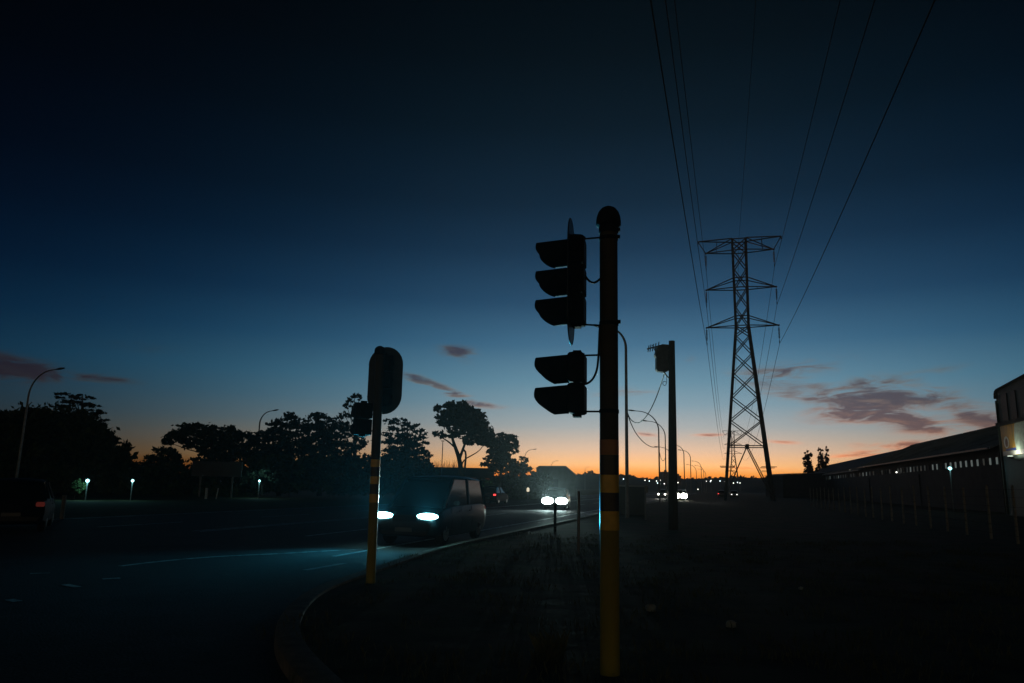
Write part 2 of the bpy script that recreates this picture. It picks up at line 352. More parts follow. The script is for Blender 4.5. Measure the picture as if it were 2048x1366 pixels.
for i, p in enumerate(kl):                                                # a real raised kerb along the curve
    d = (kl[min(i+1, len(kl)-1)]-kl[max(i-1, 0)]).normalized(); nrm = Vector((-d.y, d.x, 0))
    rings.append([p+Vector((0, 0, -.05)), p+Vector((0, 0, .12)), p+nrm*.03+Vector((0, 0, .145)), p+nrm*.24+Vector((0, 0, .145)), p+nrm*.24+Vector((0, 0, -.05))])
b.loft(rings); o = b.build('kerb', X['kerb'], smooth=40); o['kind'] = 'structure'
inner = []
for i, p in enumerate(kl):
    d = (kl[min(i+1, len(kl)-1)]-kl[max(i-1, 0)]).normalized(); inner.append(p+Vector((-d.y, d.x, 0))*.24)
verge = [(p.x, p.y) for p in inner] + [P2(330, 160)]
sheet('verge', verge, .11, X['grass'])
VZ = .11
def strip(t, s0, s1, wd=.12, z=.008):
    b = MB(); n = 8
    vs = [];
    for i in range(n+1):
        s = s0+(s1-s0)*i/n; vs += [rf(s, t-wd/2, z), rf(s, t+wd/2, z)]
    b.add(vs, [(2*i, 2*i+1, 2*i+3, 2*i+2) for i in range(n)]); return b
mk = MB()
def addto(dst, src): dst.add(src.v, src.f)
addto(mk, strip(-8.0, 15.0, 320, .13))
for t in (-11.6, -19.0):
    s = 20.0
    while s < 260: addto(mk, strip(t, s, s+4)); s += 9
addto(mk, strip(-15.2, 20, 320, .12)); addto(mk, strip(-15.5, 20, 320, .12)); addto(mk, strip(-23.4, 20, 320, .12))
o = mk.build('lane_markings', X['mark']); o['kind'] = 'structure'
# turning guide line sweeping into the side street on the left, and the broken give way line
gl = [gnd(*p) for p in ((726, 1099), (640, 1103), (560, 1108), (440, 1113), (330, 1122), (240, 1133))]
gl = smooth_line(gl, 2); b = MB(); vs = []
for i, p in enumerate(gl):
    d = (gl[min(i+1, len(gl)-1)]-gl[max(i-1, 0)]).normalized(); q = Vector((-d.y, d.x, 0))*.06
    vs += [Vector((p.x-q.x, p.y-q.y, .008)), Vector((p.x+q.x, p.y+q.y, .008))]
b.add(vs, [(2*i, 2*i+1, 2*i+3, 2*i+2) for i in range(len(gl)-1)])
for a, c in (((690, 1127), (610, 1141)), ((205, 1159), (240, 1157)), ((130, 1170), (155, 1175)), ((18, 1200), (36, 1204)), ((60, 1148), (100, 1147))):
    p, q = gnd(*a), gnd(*c); d = (q-p).normalized(); k = Vector((-d.y, d.x, 0))*.06
    b.add([(*(p-k).xy, .0085), (*(p+k).xy, .0085), (*(q+k).xy, .0085), (*(q-k).xy, .0085)], [(0, 1, 2, 3)])
o = b.build('turning_markings', X['mark']); o['kind'] = 'structure'
# grass blades on the verge (nobody could count them)
def blades(name, cells, h0, h1):
    V = []; Fc = []
    for (x, y, n, rad) in cells:
        for _ in range(n):
            a = rng.uniform(0, 6.283); r = rad*math.sqrt(rng.uniform()); bx, by = x+r*math.cos(a), y+r*math.sin(a)
            h = rng.uniform(h0, h1); th = rng.uniform(0, 6.283); ln = rng.uniform(.1, .6)*h; wd = rng.uniform(.004, .009)
            dx, dy = math.cos(th), math.sin(th); k = len(V)
            V += [(bx-dy*wd, by+dx*wd, VZ-.01), (bx+dy*wd, by-dx*wd, VZ-.01), (bx+dx*ln*.4, by+dy*ln*.4, VZ+h*.65), (bx+dx*ln, by+dy*ln, VZ+h)]
            Fc += [(k, k+1, k+2), (k+1, k+3, k+2)]
    b = MB(); b.v = V; b.f = Fc; return b
cells = []
for _ in range(520):
    y = rng.uniform(5.2, 24)**1.0; x = rng.uniform(-2.2, 9+y*.2)
    if x < -1.6+.0*y and y < 7: continue
    if (Vector((x, y, 0)).dot(RN)) < T_R+.5: continue
    cells.append((x, y, 26, .35))
pt = gnd(1090, 1345); cells.append((pt.x, pt.y, 200, .14))
o = blades('grass', cells, .03, .11).build('grass', X['blade']); o['kind'] = 'stuff'; o['category'] = 'grass'; o['label'] = 'short dry grass on the dark verge round the poles'
o = blades('grass_tuft', [(pt.x, pt.y, 60, .06), (pt.x+.12, pt.y+.05, 40, .05)], .12, .26).build('grass_tuft', X['blade'])
tag(o, 'tall dry grass tuft at the bottom edge left of the striped pole', 'grass tuft')
def stone(px, py, r, label):
    p = gnd(px, py, VZ); b = MB(); rings = []
    for i in range(7):
        t = math.pi*i/6; rr = max(.02, math.sin(t))*r; z = r*.75*math.cos(t)
        rings.append([Vector((rr*math.cos(a)*rng.uniform(.8, 1.15), rr*math.sin(a)*rng.uniform(.75, 1.1), z*rng.uniform(.85, 1.05))) for a in np.linspace(0, 6.283, 10)[:-1]])
    b.loft(rings); o = b.build('stone', X['stone'], loc=(p.x, p.y, VZ+r*.4), smooth=50); tag(o, label, 'stone')
stone(1302, 1222, .075, 'pale rounded stone lying on the verge right of the striped pole')
stone(1462, 1254, .065, 'smaller dull stone farther right on the dark grass')
stone(1602, 1179, .04, 'smallest stone far right in front of the post fence')

# ------------------------------------------------------------------ traffic signals
def visor_mb(Rr=.125, L0=.275, tilt=R(5)):
    b = MB(); n = 28; ph = [2*math.pi*k/n for k in range(n)]; vs = []
    for rad, sgn in ((Rr, 0), (Rr-.005, 1)):
        for q in (0, 1):
            for a in ph:
                f = (1-math.cos(a))/2
                ln = L0 if f < .3 else L0-.17*((f-.3)/.7)**1.8
                z = rad*math.cos(a)-math.sin(tilt)*ln*q; vs.append((ln*q, rad*math.sin(a), z))
    fs = []
    for k in range(n):
        j = (k+1) % n
        fs += [(k, j, n+j, n+k), (2*n+k, 3*n+k, 3*n+j, 2*n+j), (n+k, n+j, 3*n+j, 3*n+k)]
    b.add(vs, fs); return b
def housing_mb(k, sp, dep, wd):
    b = MB()
    for i in range(k):                                                    # one moulded module per aspect
        z = sp*((k-1)/2-i); h = sp*.985; y2 = wd/2
        prof = [(-dep, -h/2+.02), (-dep, h/2-.02), (-dep+.02, h/2-.008), (-.06, h/2), (-.015, h/2-.006), (0, h/2-.02), (0, -h/2+.02), (-.015, -h/2+.006), (-.06, -h/2), (-dep+.02, -h/2+.008)]
        b.prism([(x, -y2, z+zz) for x, zz in prof], (0, wd, 0))
        b.box((-.03, y2+.006, z), (.03, .012, .05)); b.box((-.03, -y2-.006, z), (.03, .012, .05))
        b.lathe([(.118, 0), (.126, .004), (.126, .014), (.118, .018)], (0, 0, z), 'X', 24)
    b.box((-dep/2, 0, sp*k/2+.008), (.07, .09, .03)); b.box((-dep/2, 0, -sp*k/2-.008), (.07, .09, .03))
    return b
def stadium(wd, h, n=14):
    r = wd/2; c = h/2-r; pts = []
    for i in range(n+1): a = math.pi*i/n; pts.append((r*math.cos(a), c+r*math.sin(a)))
    for i in range(n+1): a = math.pi+math.pi*i/n; pts.append((r*math.cos(a), -c+r*math.sin(a)))
    return pts
def signal_head(parent, loc, az_deg, k, board=None, sp=.268, lean=0.0, mounts=()):
    """housing faces azimuth az_deg (0 = away from the camera); local +x is forward"""
    rz = R(90-az_deg)
    h = housing_mb(k, sp, .145, .26).build('signal_housing', X['black'], parent, loc, (0, lean, rz), smooth=35, bevel=0)
    for i in range(k):
        z = sp*((k-1)/2-i)
        visor_mb().build('visor', X['black'], h, (.016, 0, z), smooth=50)
        MB().lathe([(.112, 0), (.10, .012), (.06, .022), (.01, .026)], (.004, 0, z), 'X', 24).build('signal_lens', X['lensd'], h, smooth=40)
    if board:
        wd, hh = board
        b = MB(); b.prism([(-.012, y, z) for y, z in stadium(wd, hh)], (.006, 0, 0)); 
        b.tube([(-.009, y, z) for y, z in stadium(wd, hh)], .006, 6, False)
        b.build('backboard', X['board'], h, (-.01, 0, 0), smooth=30)
    return h
def striped_pole(parent, H, r, bands, lean=(0, 0), dark=None):
    lx, ly = lean
    def c(z): return (lx*z, ly*z, z)
    MB().tube([c(-.1), c(H*.3), c(H*.6), c(H)], r, 28).build('pole', X['pole_y'], parent, smooth=40)
    if dark: MB().tube([c(dark), c((dark+H)/2), c(H-.004)], r+.0012, 28).build('painted_shade', X['pole_shade'], parent, smooth=40)  # darker coat that paints in the shade on the upper pole
    for z0, z1, m in bands:
        MB().tube([c(z0), c(z1)], r+.0025, 28).build('reflective_band', X[m], parent, smooth=40)
# --- near signal: side on, three aspects with board, two aspects below
D1 = 6.4
b0 = at(1219, 1100, D1); base = Vector((b0.x, D1, VZ)); PX = D1/F
top = at(1217, 470, D1); lean = ((top.x-base.x)/(top.z-base.z), 0)
def zl(py, px=1219): return at(px, py, D1).z-VZ
sig = thing('traffic_light', 'near yellow striped traffic light seen side on with five visored lamps', 'traffic light', base)
Rp = .080
Hp = zl(455)
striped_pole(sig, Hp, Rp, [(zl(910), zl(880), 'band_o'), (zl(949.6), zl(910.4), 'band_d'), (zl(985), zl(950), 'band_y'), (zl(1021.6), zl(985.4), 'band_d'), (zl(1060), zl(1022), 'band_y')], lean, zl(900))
def sx(px, py): p = at(px, py, D1); return Vector((p.x-base.x, p.y-base.y, p.z-base.z))
pc = sx(1217, 455)
cap = MB().lathe([(.078, -.06), (.088, -.055), (.089, 0), (.096, .004), (.113, .02), (.114, .05), (.107, .10), (.091, .145), (.064, .18), (.03, .198), (.005, .2)], pc, 'Z', 24)
cap.box(pc+Vector((.085, -.02, -.03)), (.03, .05, .03)); cap.build('pole_cap', X['black'], sig, smooth=40)
AZ1 = -79
h1c = sx(1138, 563); h2c = sx(1138, 768)
h1 = signal_head(sig, h1c, AZ1, 3, (.56, 1.15)); h2 = signal_head(sig, h2c, AZ1, 2)
for a, c in (((1166, 478), (1202, 475)), ((1164, 649), (1202, 651)), ((1164, 711), (1202, 710)), ((1164, 823), (1202, 823))):
    br = MB(); br.tube([sx(*a), sx(*c)], .0085, 10); p = sx(*a); br.box(p+Vector((.005, 0, 0)), (.03, .05, .035)); br.build('mounting_bracket', X['black'], sig, smooth=40)
for py in (478, 648, 823):
    p = sx(1219, py); p = Vector((lean[0]*p.z, 0, p.z)); cl = MB(); cl.lathe([(Rp+.001, -.018), (Rp+.006, -.015), (Rp+.006, .015), (Rp+.001, .018)], p, 'Z', 28)
    if py < 700: cl.tube([p+Vector((Rp, -.01, .02)), p+Vector((Rp+.022, -.01, .02))], .018, 10)
    cl.build('pole_clamp', X['black'], sig, smooth=40)
for path in ([(1166, 541), (1171, 553), (1178, 562), (1186, 566), (1193, 564), (1202, 556)], [(1165, 769), (1172, 768), (1180, 764), (1188, 755), (1194, 740), (1196.5, 720), (1198, 690), (1199, 660), (1202, 636)]):
    MB().tube(smooth_line([sx(*p) for p in path], 2), .010, 10).build('signal_cable', X['cable'], sig, smooth=60)
# --- second signal: seen from behind
D2 = 12.4
b2 = gnd(741, 1166, VZ); b2 = Vector((b2.x, b2.y, VZ)); D2 = b2.y
sg2 = thing('traffic_light', 'farther traffic light seen from behind with rounded backboard by the kerb', 'traffic light', b2)
def s2(px, py, dy=0): p = at(px, py, D2+dy); return p-b2
t2 = s2(760, 700); ln2 = (t2.x/t2.z, 0)
def z2(py): return s2(750, py).z
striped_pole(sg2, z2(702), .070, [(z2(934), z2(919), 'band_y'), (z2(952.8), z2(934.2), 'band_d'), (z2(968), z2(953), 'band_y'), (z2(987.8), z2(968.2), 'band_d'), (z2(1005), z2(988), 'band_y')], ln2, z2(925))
MB().lathe([(.07, -.03), (.085, -.02), (.088, .03), (.08, .07), (.055, .10), (.02, .115)], (ln2[0]*z2(706), 0, z2(706)), 'Z', 20).build('pole_cap', X['black'], sg2, smooth=40)
signal_head(sg2, s2(771, 761, .24), 12, 3, (.58, 1.08), lean=R(-1))
signal_head(sg2, s2(724, 838, .05), -24, 2, sp=.255)
for a, c, dy in (((765, 725), (770, 725), .18), ((765, 800), (770, 800), .18), ((722, 815), (752, 815), .03), ((722, 862), (752, 862), .03)): b = MB(); b.tube([s2(*a), s2(*c, dy)], .012, 8); b.build('mounting_bracket', X['black'], sg2)

# ------------------------------------------------------------------ utility pole with box and aerial
DU = 28.0
ub = at(1345, 985, DU); ub = Vector((ub.x, DU, VZ))
ut = thing('utility_pole', 'stout dark timber utility pole carrying a grey box and small aerial', 'utility pole', ub)
def su(px, py, dy=0): p = at(px, py, DU+dy); return p-ub
tp = su(1343.5, 682)
MB().tube([Vector((0, 0, -.1)), Vector((tp.x*.5, 0, tp.z*.5)), Vector((tp.x, 0, tp.z))], [.185, .155, .115], 20).build('pole', X['wood'], ut, smooth=40)
bx = MB()
bx.prism([su(*p) for p in ((1315, 692), (1325, 688), (1337, 689), (1340, 693), (1340, 740), (1331, 744), (1315, 742), (1313, 738), (1313, 715), (1310, 710))], (0, .28, 0))
bx.bar(su(1327, 744), su(1337, 756), .05); bx.bar(su(1336, 700), su(1340, 700), .08)
bx.build('meter_box', X['boxm'], ut, bevel=.01)
ae = MB(); ae.tube([su(1294, 698, .1), su(1325, 690, .1)], .03, 6)
for px, l in ((1297, 9), (1301, 10), (1306, 10), (1311, 11), (1317, 12)):
    c = su(px, 698-(px-1294)*.25, .1); k = l*DU/F
    ae.tube([c+Vector((-.04, -.1, -k*.8)), c+Vector((.04, .1, k*.8))], .02, 5)
ae.tube([su(1312, 705, .1), su(1305, 690, .1)], .02, 5)
ae.build('aerial', X['galv'], ut)
lp = MB(); lp.tube(smooth_line([su(*p) for p in ((1331, 746), (1334, 756), (1333, 768), (1329, 772), (1325, 768), (1327, 762), (1332, 764))], 2), .012, 6); lp.build('cable_coil', X['cable'], ut)

# ------------------------------------------------------------------ street lamps
def street_lamp(px, d, tip, label, side=-1, thick=.085, group='street lamps along the road', low=None, reach=None, droop=.5):
    p = at(px, 955+.02*(px-1024), d); base = Vector((p.x, p.y, 0)); tpz = at(*tip, d)
    H = tpz.z; rc = reach or max(.8, abs(tpz.x-p.x)/.965)
    dr = RN*side
    o = thing('street_lamp', label, 'street lamp', base, 0, group)
    Hs = H-rc*.62-.4
    seg = [Vector((0, 0, -.1)), Vector((0, 0, Hs*.45)), Vector((0, 0, Hs))]; rr = [thick, thick*.85, thick*.7]
    MB().tube(seg, rr, 12).build('pole', X['galv'], o, smooth=40)
    arc = [Vector((0, 0, Hs))]; ra = [thick*.7]
    for i in range(1, 11):
        a = math.pi/2*i/10*.92; arc.append(dr*(rc*.78*(1-math.cos(a))) + Vector((0, 0, Hs+(H-Hs-.05)*math.sin(a)))); ra.append(thick*(.7-.03*i))
    arc.append(dr*rc*.9+Vector((0, 0, H))); ra.append(thick*.4)
    MB().tube(arc, ra, 10).build('arm', X['galv'], o, smooth=50)
    hd = MB(); e = arc[-1]; dirv = (arc[-1]-arc[-2]).normalized(); sd = dirv.cross(Vector((0, 0, 1))).normalized()
    rings = []
    for k, (u, wv, hv) in enumerate(((-.12, .05, .04), (0, .08, .06), (.25, .15, .085), (.5, .14, .07), (.68, .05, .03))):
        c = e+dirv*u; rings.append([c+sd*wv*math.cos(a)+Vector((0, 0, hv*math.sin(a))) for a in np.linspace(0, 6.283, 11)[:-1]])
    hd.loft(rings); hd.build('lamp_head', X['boxm'], o, smooth=50)
    return o
street_lamp(1254, 38, (1222, 652), 'tallest looking unlit street lamp rising just right of the near signal pole', -1, .10, reach=1.25)
street_lamp(1319, 80, (1265, 820), 'unlit street lamp with long arm left of the timber pole', -1, .10)
street_lamp(1332, 93, (1291, 841), 'second unlit lamp whose arm crosses just left of the timber pole', -1, .09)
street_lamp(1346, 150, (1313, 893), 'unlit lamp hidden behind the timber pole, only its arm showing left', -1, .12)
street_lamp(1369, 140, (1345, 889), 'unlit lamp with arm emerging right of the timber pole', -1, .11)
street_lamp(1382, 160, (1361, 900), 'second unlit lamp to the right of the timber pole', -1, .11)
street_lamp(1393, 270, (1375, 929), 'low looking unlit lamp, third right of the timber pole', -1, .13)
street_lamp(1403, 240, (1386, 922), 'fourth unlit lamp right of the timber pole near the pylon', -1, .12)
street_lamp(1408, 300, (1391, 931), 'fifth small unlit lamp right of the timber pole', -1, .13)
street_lamp(1412, 360, (1397, 938), 'farthest tiny unlit lamp at the end of the right row', -1, .14)
street_lamp(36, 56, (131, 741), 'unlit street lamp arching over the dark trees at far left', 1, .10)
street_lamp(511, 84, (552, 822), 'unlit street lamp bending out of the conifers', 1, .11)
street_lamp(1049, 165, (1069, 899), 'small unlit lamp right of the gum trees', 1, .10)
street_lamp(1103, 270, (1114, 922), 'tiny unlit lamp above the pale shed roof', 1, .12)
street_lamp(1170, 350, (1177, 934), 'tiniest unlit lamp between the shed and the near signal', 1, .12)
p = at(883, 950, 90); o = thing('mast', 'thin straight mast beside the tall gum tree', 'mast', (p.x, p.y, 0))
MB().tube([(0, 0, -.1), (0, 0, at(883, 884, 90).z)], [.07, .045], 8).build('pole', X['galv'], o); MB().box((0, 0, at(883, 882, 90).z), (.35, .2, .1)).build('mast_head', X['boxm'], o)
# slack service cables
def cable(name, pts, d0, d1, r, label, grp=None):
    pts = smooth_line([at(px, py, d0+(d1-d0)*i/(len(pts)-1)) for i, (px, py) in enumerate(pts)], 2)
    b0_ = pts[0].copy(); o = MB().tube([p-b0_ for p in pts], r, 6).build(name, X['cable'], loc=b0_, smooth=60); tag(o, label, 'cable', grp)
cable('service_cable', [(1329, 746), (1322, 768), (1312, 797), (1298, 826), (1284, 843), (1271, 847), (1260, 838), (1255, 825)], 28, 38, .022, 'twisted slack cable drooping from the box on the timber pole')
cable('service_cable', [(1255, 827), (1262, 848), (1273, 869), (1288, 886), (1302, 894), (1313, 895), (1318, 893)], 38, 80, .03, 'thin cable sagging from the tall lamp to the next lamp')
cable('service_cable', [(1319, 905), (1322, 917), (1326, 923), (1330, 918), (1332, 908)], 80, 93, .03, 'short looped cable between two lamps left of the timber pole')

# ------------------------------------------------------------------ pylons and conductors
LU = Vector((.282, .9595, 0)).normalized(); LN = Vector((LU.y, -LU.x, 0))
def pylon(label, C, D, zs, full=True):
    """C ground centre, zs: heights, built in the pylon's own axes: a across the line, c along it"""
    o = thing('pylon', label, 'pylon', C)
    ax, cx_ = LN, LU
    def pt(a, c, z): return ax*a + cx_*c + Vector((0, 0, z))
    ZW, ZT, WB, WW, WT = zs['waist'], zs['top'], zs['wb'], zs['ww'], zs['wt']
    def hw(z): return (WB+(WW-WB)*(z/ZW) if z < ZW else WW+(WT-WW)*((z-ZW)/(ZT-ZW)))/2
    k = 1.0 if full else 1.5
    for sa in (-1, 1):
        for s_ in (-1, 1):
            b = MB(); b.bar(pt(sa*hw(0), s_*hw(0), -.1), pt(sa*WW/2, s_*WW/2, ZW), .30*k); b.bar(pt(sa*WW/2, s_*WW/2, ZW), pt(sa*WT/2, s_*WT/2, ZT), .25*k)
            if full:
                z = 6.0
                while z < ZT-1: b.bar(pt(sa*hw(z), s_*hw(z), z), pt(sa*(hw(z)+.22), s_*hw(z), z), .03); z += .9
            b.build('leg', X['steel'], o)
    br_ = MB(); lv = zs['levels']
    for z0, z1 in zip(lv, lv[1:]):
        for s_ in (-1, 1):
            for fa in (0, 1):
                def q(u, v, z): return pt(u*hw(z), v*hw(z), z) if fa == 0 else pt(v*hw(z), u*hw(z), z)
                br_.bar(q(-1, s_, z0), q(1, s_, z1), .14*k); br_.bar(q(1, s_, z0), q(-1, s_, z1), .14*k)
    for z in zs['rings']:
        for s_ in (-1, 1):
            br_.bar(pt(-hw(z), s_*hw(z), z), pt(hw(z), s_*hw(z), z), .14*k); br_.bar(pt(s_*hw(z), -hw(z), z), pt(s_*hw(z), hw(z), z), .14*k)
    zk = zs['knee']                                                       # big inverted V panel at the foot
    for s_ in (-1, 1):
        for sa in (-1, 1):
            br_.bar(pt(0, s_*hw(zk), zk), pt(sa*hw(.6), s_*hw(.6), .6), .14*k); br_.bar(pt(s_*hw(zk), 0, zk), pt(s_*hw(.6), sa*hw(.6), .6), .14*k)
            br_.bar(pt(sa*hw(zk*.55), s_*hw(zk*.55), zk*.55), pt(sa*hw(zk*.55)*.62, s_*hw(zk*.55), zk*.55), .06*k)
        br_.box(pt(0, s_*hw(zk), zk), (.5, .06, .45), Matrix.Rotation(-math.atan2(LN.y, LN.x)*-1, 3, 'Z'))
    br_.build('bracing', X['steel'], o)
    if full:
        za = zs['climb']
        for s_ in (-1, 1):
            for sa in (-1, 1):
                MB().bar(pt(sa*(hw(za)+1.0), s_*hw(za), za), pt(sa*(hw(za)-1.1), s_*hw(za), za), .16, .1).build('climbing_guard', X['steel'], o)
    ends = {}
    for i, (zb, zt, la) in enumerate(zs['arms']):
        for sa in (-1, 1):
            b = MB(); tipp = pt(sa*la, 0, zb)
            if i == 0:                                                    # top arm: wide upper chord ending in an earth wire tip
                tt = pt(sa*zs['peak'], 0, zt+.15)
                for s_ in (-1, 1):
                    b.bar(pt(sa*hw(zt), s_*hw(zt), zt), tt, .14*k); b.bar(pt(sa*hw(zt), s_*hw(zt), zt), tipp, .12*k); b.bar(pt(sa*hw(zb), s_*hw(zb), zb), tipp, .13*k)
                    b.bar(pt(sa*(hw(zt)+.45*(zs['peak']-hw(zt))), s_*hw(zt)*.5, zt+.07), pt(sa*(hw(zb)+.6*(la-hw(zb))), s_*hw(zb)*.4, zb), .05*k)
                b.bar(tt, tipp, .12*k); b.bar(tt, tt+Vector((0, 0, -.5)), .14*k); ends[('tip', sa)] = C+tt
            else:
                for s_ in (-1, 1):
                    b.bar(pt(sa*hw(zt), s_*hw(zt), zt), tipp, .13*k); b.bar(pt(sa*hw(zb), s_*hw(zb), zb), tipp, .13*k)
                for u in (.35, .65):
                    m = pt(sa*hw(zb), hw(zb), zb).lerp(tipp, u); m2 = pt(sa*hw(zb), -hw(zb), zb).lerp(tipp, u); b.bar(m, m2, .05*k)
            b.box(tipp, (.22*k, .22*k, .22*k)); b.build('cross_arm', X['steel'], o)
            if full:
                st = MB(); n = 8; z0 = -.35
                prof = [(.03, 0), (.03, z0)]
                for j in range(n): zz = z0-j*.21; prof += [(.05, zz-.02), (.155, zz-.09), (.16, zz-.12), (.05, zz-.15)]
                prof += [(.03, z0-n*.21-.05), (.03, -2.35), (.06, -2.36), (.06, -2.75), (.02, -2.8)]
                st.lathe(prof, tipp, 'Z', 12); st.build('insulator_string', X['glass_ins'], o, smooth=30)
                ends[(i, sa)] = C+tipp+Vector((0, 0, -2.8))
            else: ends[(i, sa)] = C+tipp+Vector((0, 0, -2.0))
    return o, ends
DP = 110.0
pc0 = at(1492, 700, DP); PC = Vector((35.2, DP, 0)); PC.x = at(1483, 655, DP).x*.72+at(1500, 950, DP).x*.28
def zp(py, px=1485): return at(px, py, DP).z
Z = dict(waist=zp(655), top=zp(481), wb=6.7, ww=1.85, wt=2.0, knee=zp(893), climb=zp(934),
         arms=[(zp(503), zp(480), 5.05), (zp(577), zp(558), 5.15), (zp(653), zp(634), 5.25)], peak=6.2,
         levels=[zp(893), zp(842), zp(795), zp(748), zp(708), zp(672), zp(653), zp(615), zp(577), zp(540), zp(503), zp(481)],
         rings=[zp(893), zp(653), zp(634), zp(577), zp(558), zp(503), zp(481)])
py1, E1 = pylon('tall lattice pylon with three pairs of arms over the lit road', PC, DP, Z)
D2p = 480.0; pb = at(1468, 950, D2p); PC2 = Vector((pb.x, D2p, 0))
def zq(py): return at(1468, py, D2p).z
Z2 = dict(waist=zq(912), top=zq(862), wb=6.7, ww=1.9, wt=1.9, knee=10, climb=5, arms=[(zq(870), zq(862), 5.0), (zq(889), zq(884), 5.2), (zq(907), zq(902), 5.2)], peak=6,
          levels=[10, 14, 18, 21.5, zq(907), zq(889), zq(870), zq(862)], rings=[10, zq(907), zq(889), zq(862)])
py2, E2 = pylon('distant small pylon seen through the legs of the tall one', PC2, D2p, Z2, False)
def wire_pts(A, B, sag, n=40):
    out = []
    for i in range(n+1):
        u = i/n; out.append(A.lerp(B, u)+Vector((0, 0, -4*sag*u*(1-u))))
    return out
LB = 290.0
def fit_back(A, pxx, sag):
    lo, hi = -40.0, 40.0
    def xtop(off):
        B = A-LU*LB+LN*off; pp = wire_pts(A, B, sag, 240); prev = None
        for p in pp:
            if (p-CAM).dot(fw) < 1: break
            x, y = proj(p)
            if prev and prev[1] > 0 >= y: k = prev[1]/(prev[1]-y); return prev[0]+(x-prev[0])*k
            prev = (x, y)
        return None
    best = None
    for off in np.linspace(-45, 45, 361):
        x = xtop(off)
        if x is None: continue
        e = abs(x-pxx)
        if best is None or e < best[0]: best = (e, off)
    return A-LU*LB+LN*best[1]
WIRES = [((2, -1), 1303, 'leftmost power line conductor from the lowest left arm of the tall pylon', .030), ((1, -1), 1331, 'second power line conductor from the left, from the middle left arm', .028), ((0, -1), 1350, 'third power line conductor from the left, from the top left arm', .028),
         ((0, 1), 1680, 'third power line conductor from the right, from the top right arm', .028), ((1, 1), 1750, 'second power line conductor from the right, from the middle right arm', .028), ((2, 1), 1870, 'rightmost power line conductor from the lowest right arm of the tall pylon', .030)]
def link_wire(A, pxx, label, r, B2, sag=5.5):
    back = fit_back(A, pxx, sag) if pxx else None
    pts_ = (list(reversed(wire_pts(A, back, sag, 60)))[:-1] if back else []) + wire_pts(A, B2, 8.0, 50)
    b = MB(); rr = [r if p.y < DP+20 else r*1.2 for p in pts_]
    b.tube([p-A for p in pts_], rr, 6); o = b.build('power_line', X['wire'], loc=A, smooth=60); tag(o, label, 'power line', 'conductors slung from the pylon')
for key, pxx, lab, r in WIRES: link_wire(E1[key], pxx, lab, r, E2[key])
mid = PC+Vector((0, 0, Z['top']+.1)); link_wire(mid, 1511, 'thin earth wire running up from the middle of the tall pylon top', .018, PC2+Vector((0, 0, Z2['top'])), 4.0)

# ------------------------------------------------------------------ trees
def leaf_cloud(blobs, d, base, leaf, dens, flat=.0, depth_k=.8, sub=.30):
    P = []; Nn = []; S = []
    for bl in blobs:
        px, py, rx, ry = bl[:4]; c = np.array(at(px, py, d*(1+rng.uniform(-.015, .015)))) - np.array(base)
        k = d/F; rad = np.array([rx*k, max(rx, ry)*k*depth_k, ry*k])
        ns = max(5, int(7*math.sqrt(rx*ry)/6)); n = max(20, int(rx*ry*dens)); per = max(4, n//ns)
        u = rng.normal(size=(ns, 3)); u /= np.linalg.norm(u, axis=1)[:, None]; rr = rng.uniform(.25, 1, ns)**.45
        cen = c + u*rr[:, None]*rad
        srad = np.clip(rad*sub*1.25, .12, None)
        for q in cen:
            v = rng.normal(size=(per, 3)); v /= np.linalg.norm(v, axis=1)[:, None]; v *= np.clip(np.abs(rng.normal(size=per))*.66, 0, 1.9)[:, None]
            P.append(q + v*srad*rng.uniform(.45, 1.4))
    P = np.concatenate(P); n = len(P)
    nr = rng.normal(size=(n, 3)); nr[:, 2] += flat*3; nr /= np.linalg.norm(nr, axis=1)[:, None]
    t = rng.normal(size=(n, 3)); t -= nr*(t*nr).sum(1)[:, None]; t /= np.linalg.norm(t, axis=1)[:, None]; b = np.cross(nr, t)
    s = leaf*rng.uniform(.55, 1.35, n)[:, None]
    V = np.stack([P+t*s, P+b*s*.5+t*s*.1, P-t*s*.9, P-b*s*.5+t*s*.1], 1).reshape(-1, 3)
    return V, n
def mesh_quads(name, V, n, m, parent):
    me = bpy.data.meshes.new(name); me.vertices.add(len(V)); me.vertices.foreach_set('co', V.astype(np.float32).ravel())
    me.loops.add(4*n); me.loops.foreach_set('vertex_index', np.arange(4*n, dtype=np.int32))
    me.polygons.add(n); me.polygons.foreach_set('loop_start', np.arange(0, 4*n, 4, dtype=np.int32)); me.update(calc_edges=True)
    o = bpy.data.objects.new(name, me); me.materials.append(m); col.objects.link(o); o.parent = parent; return o
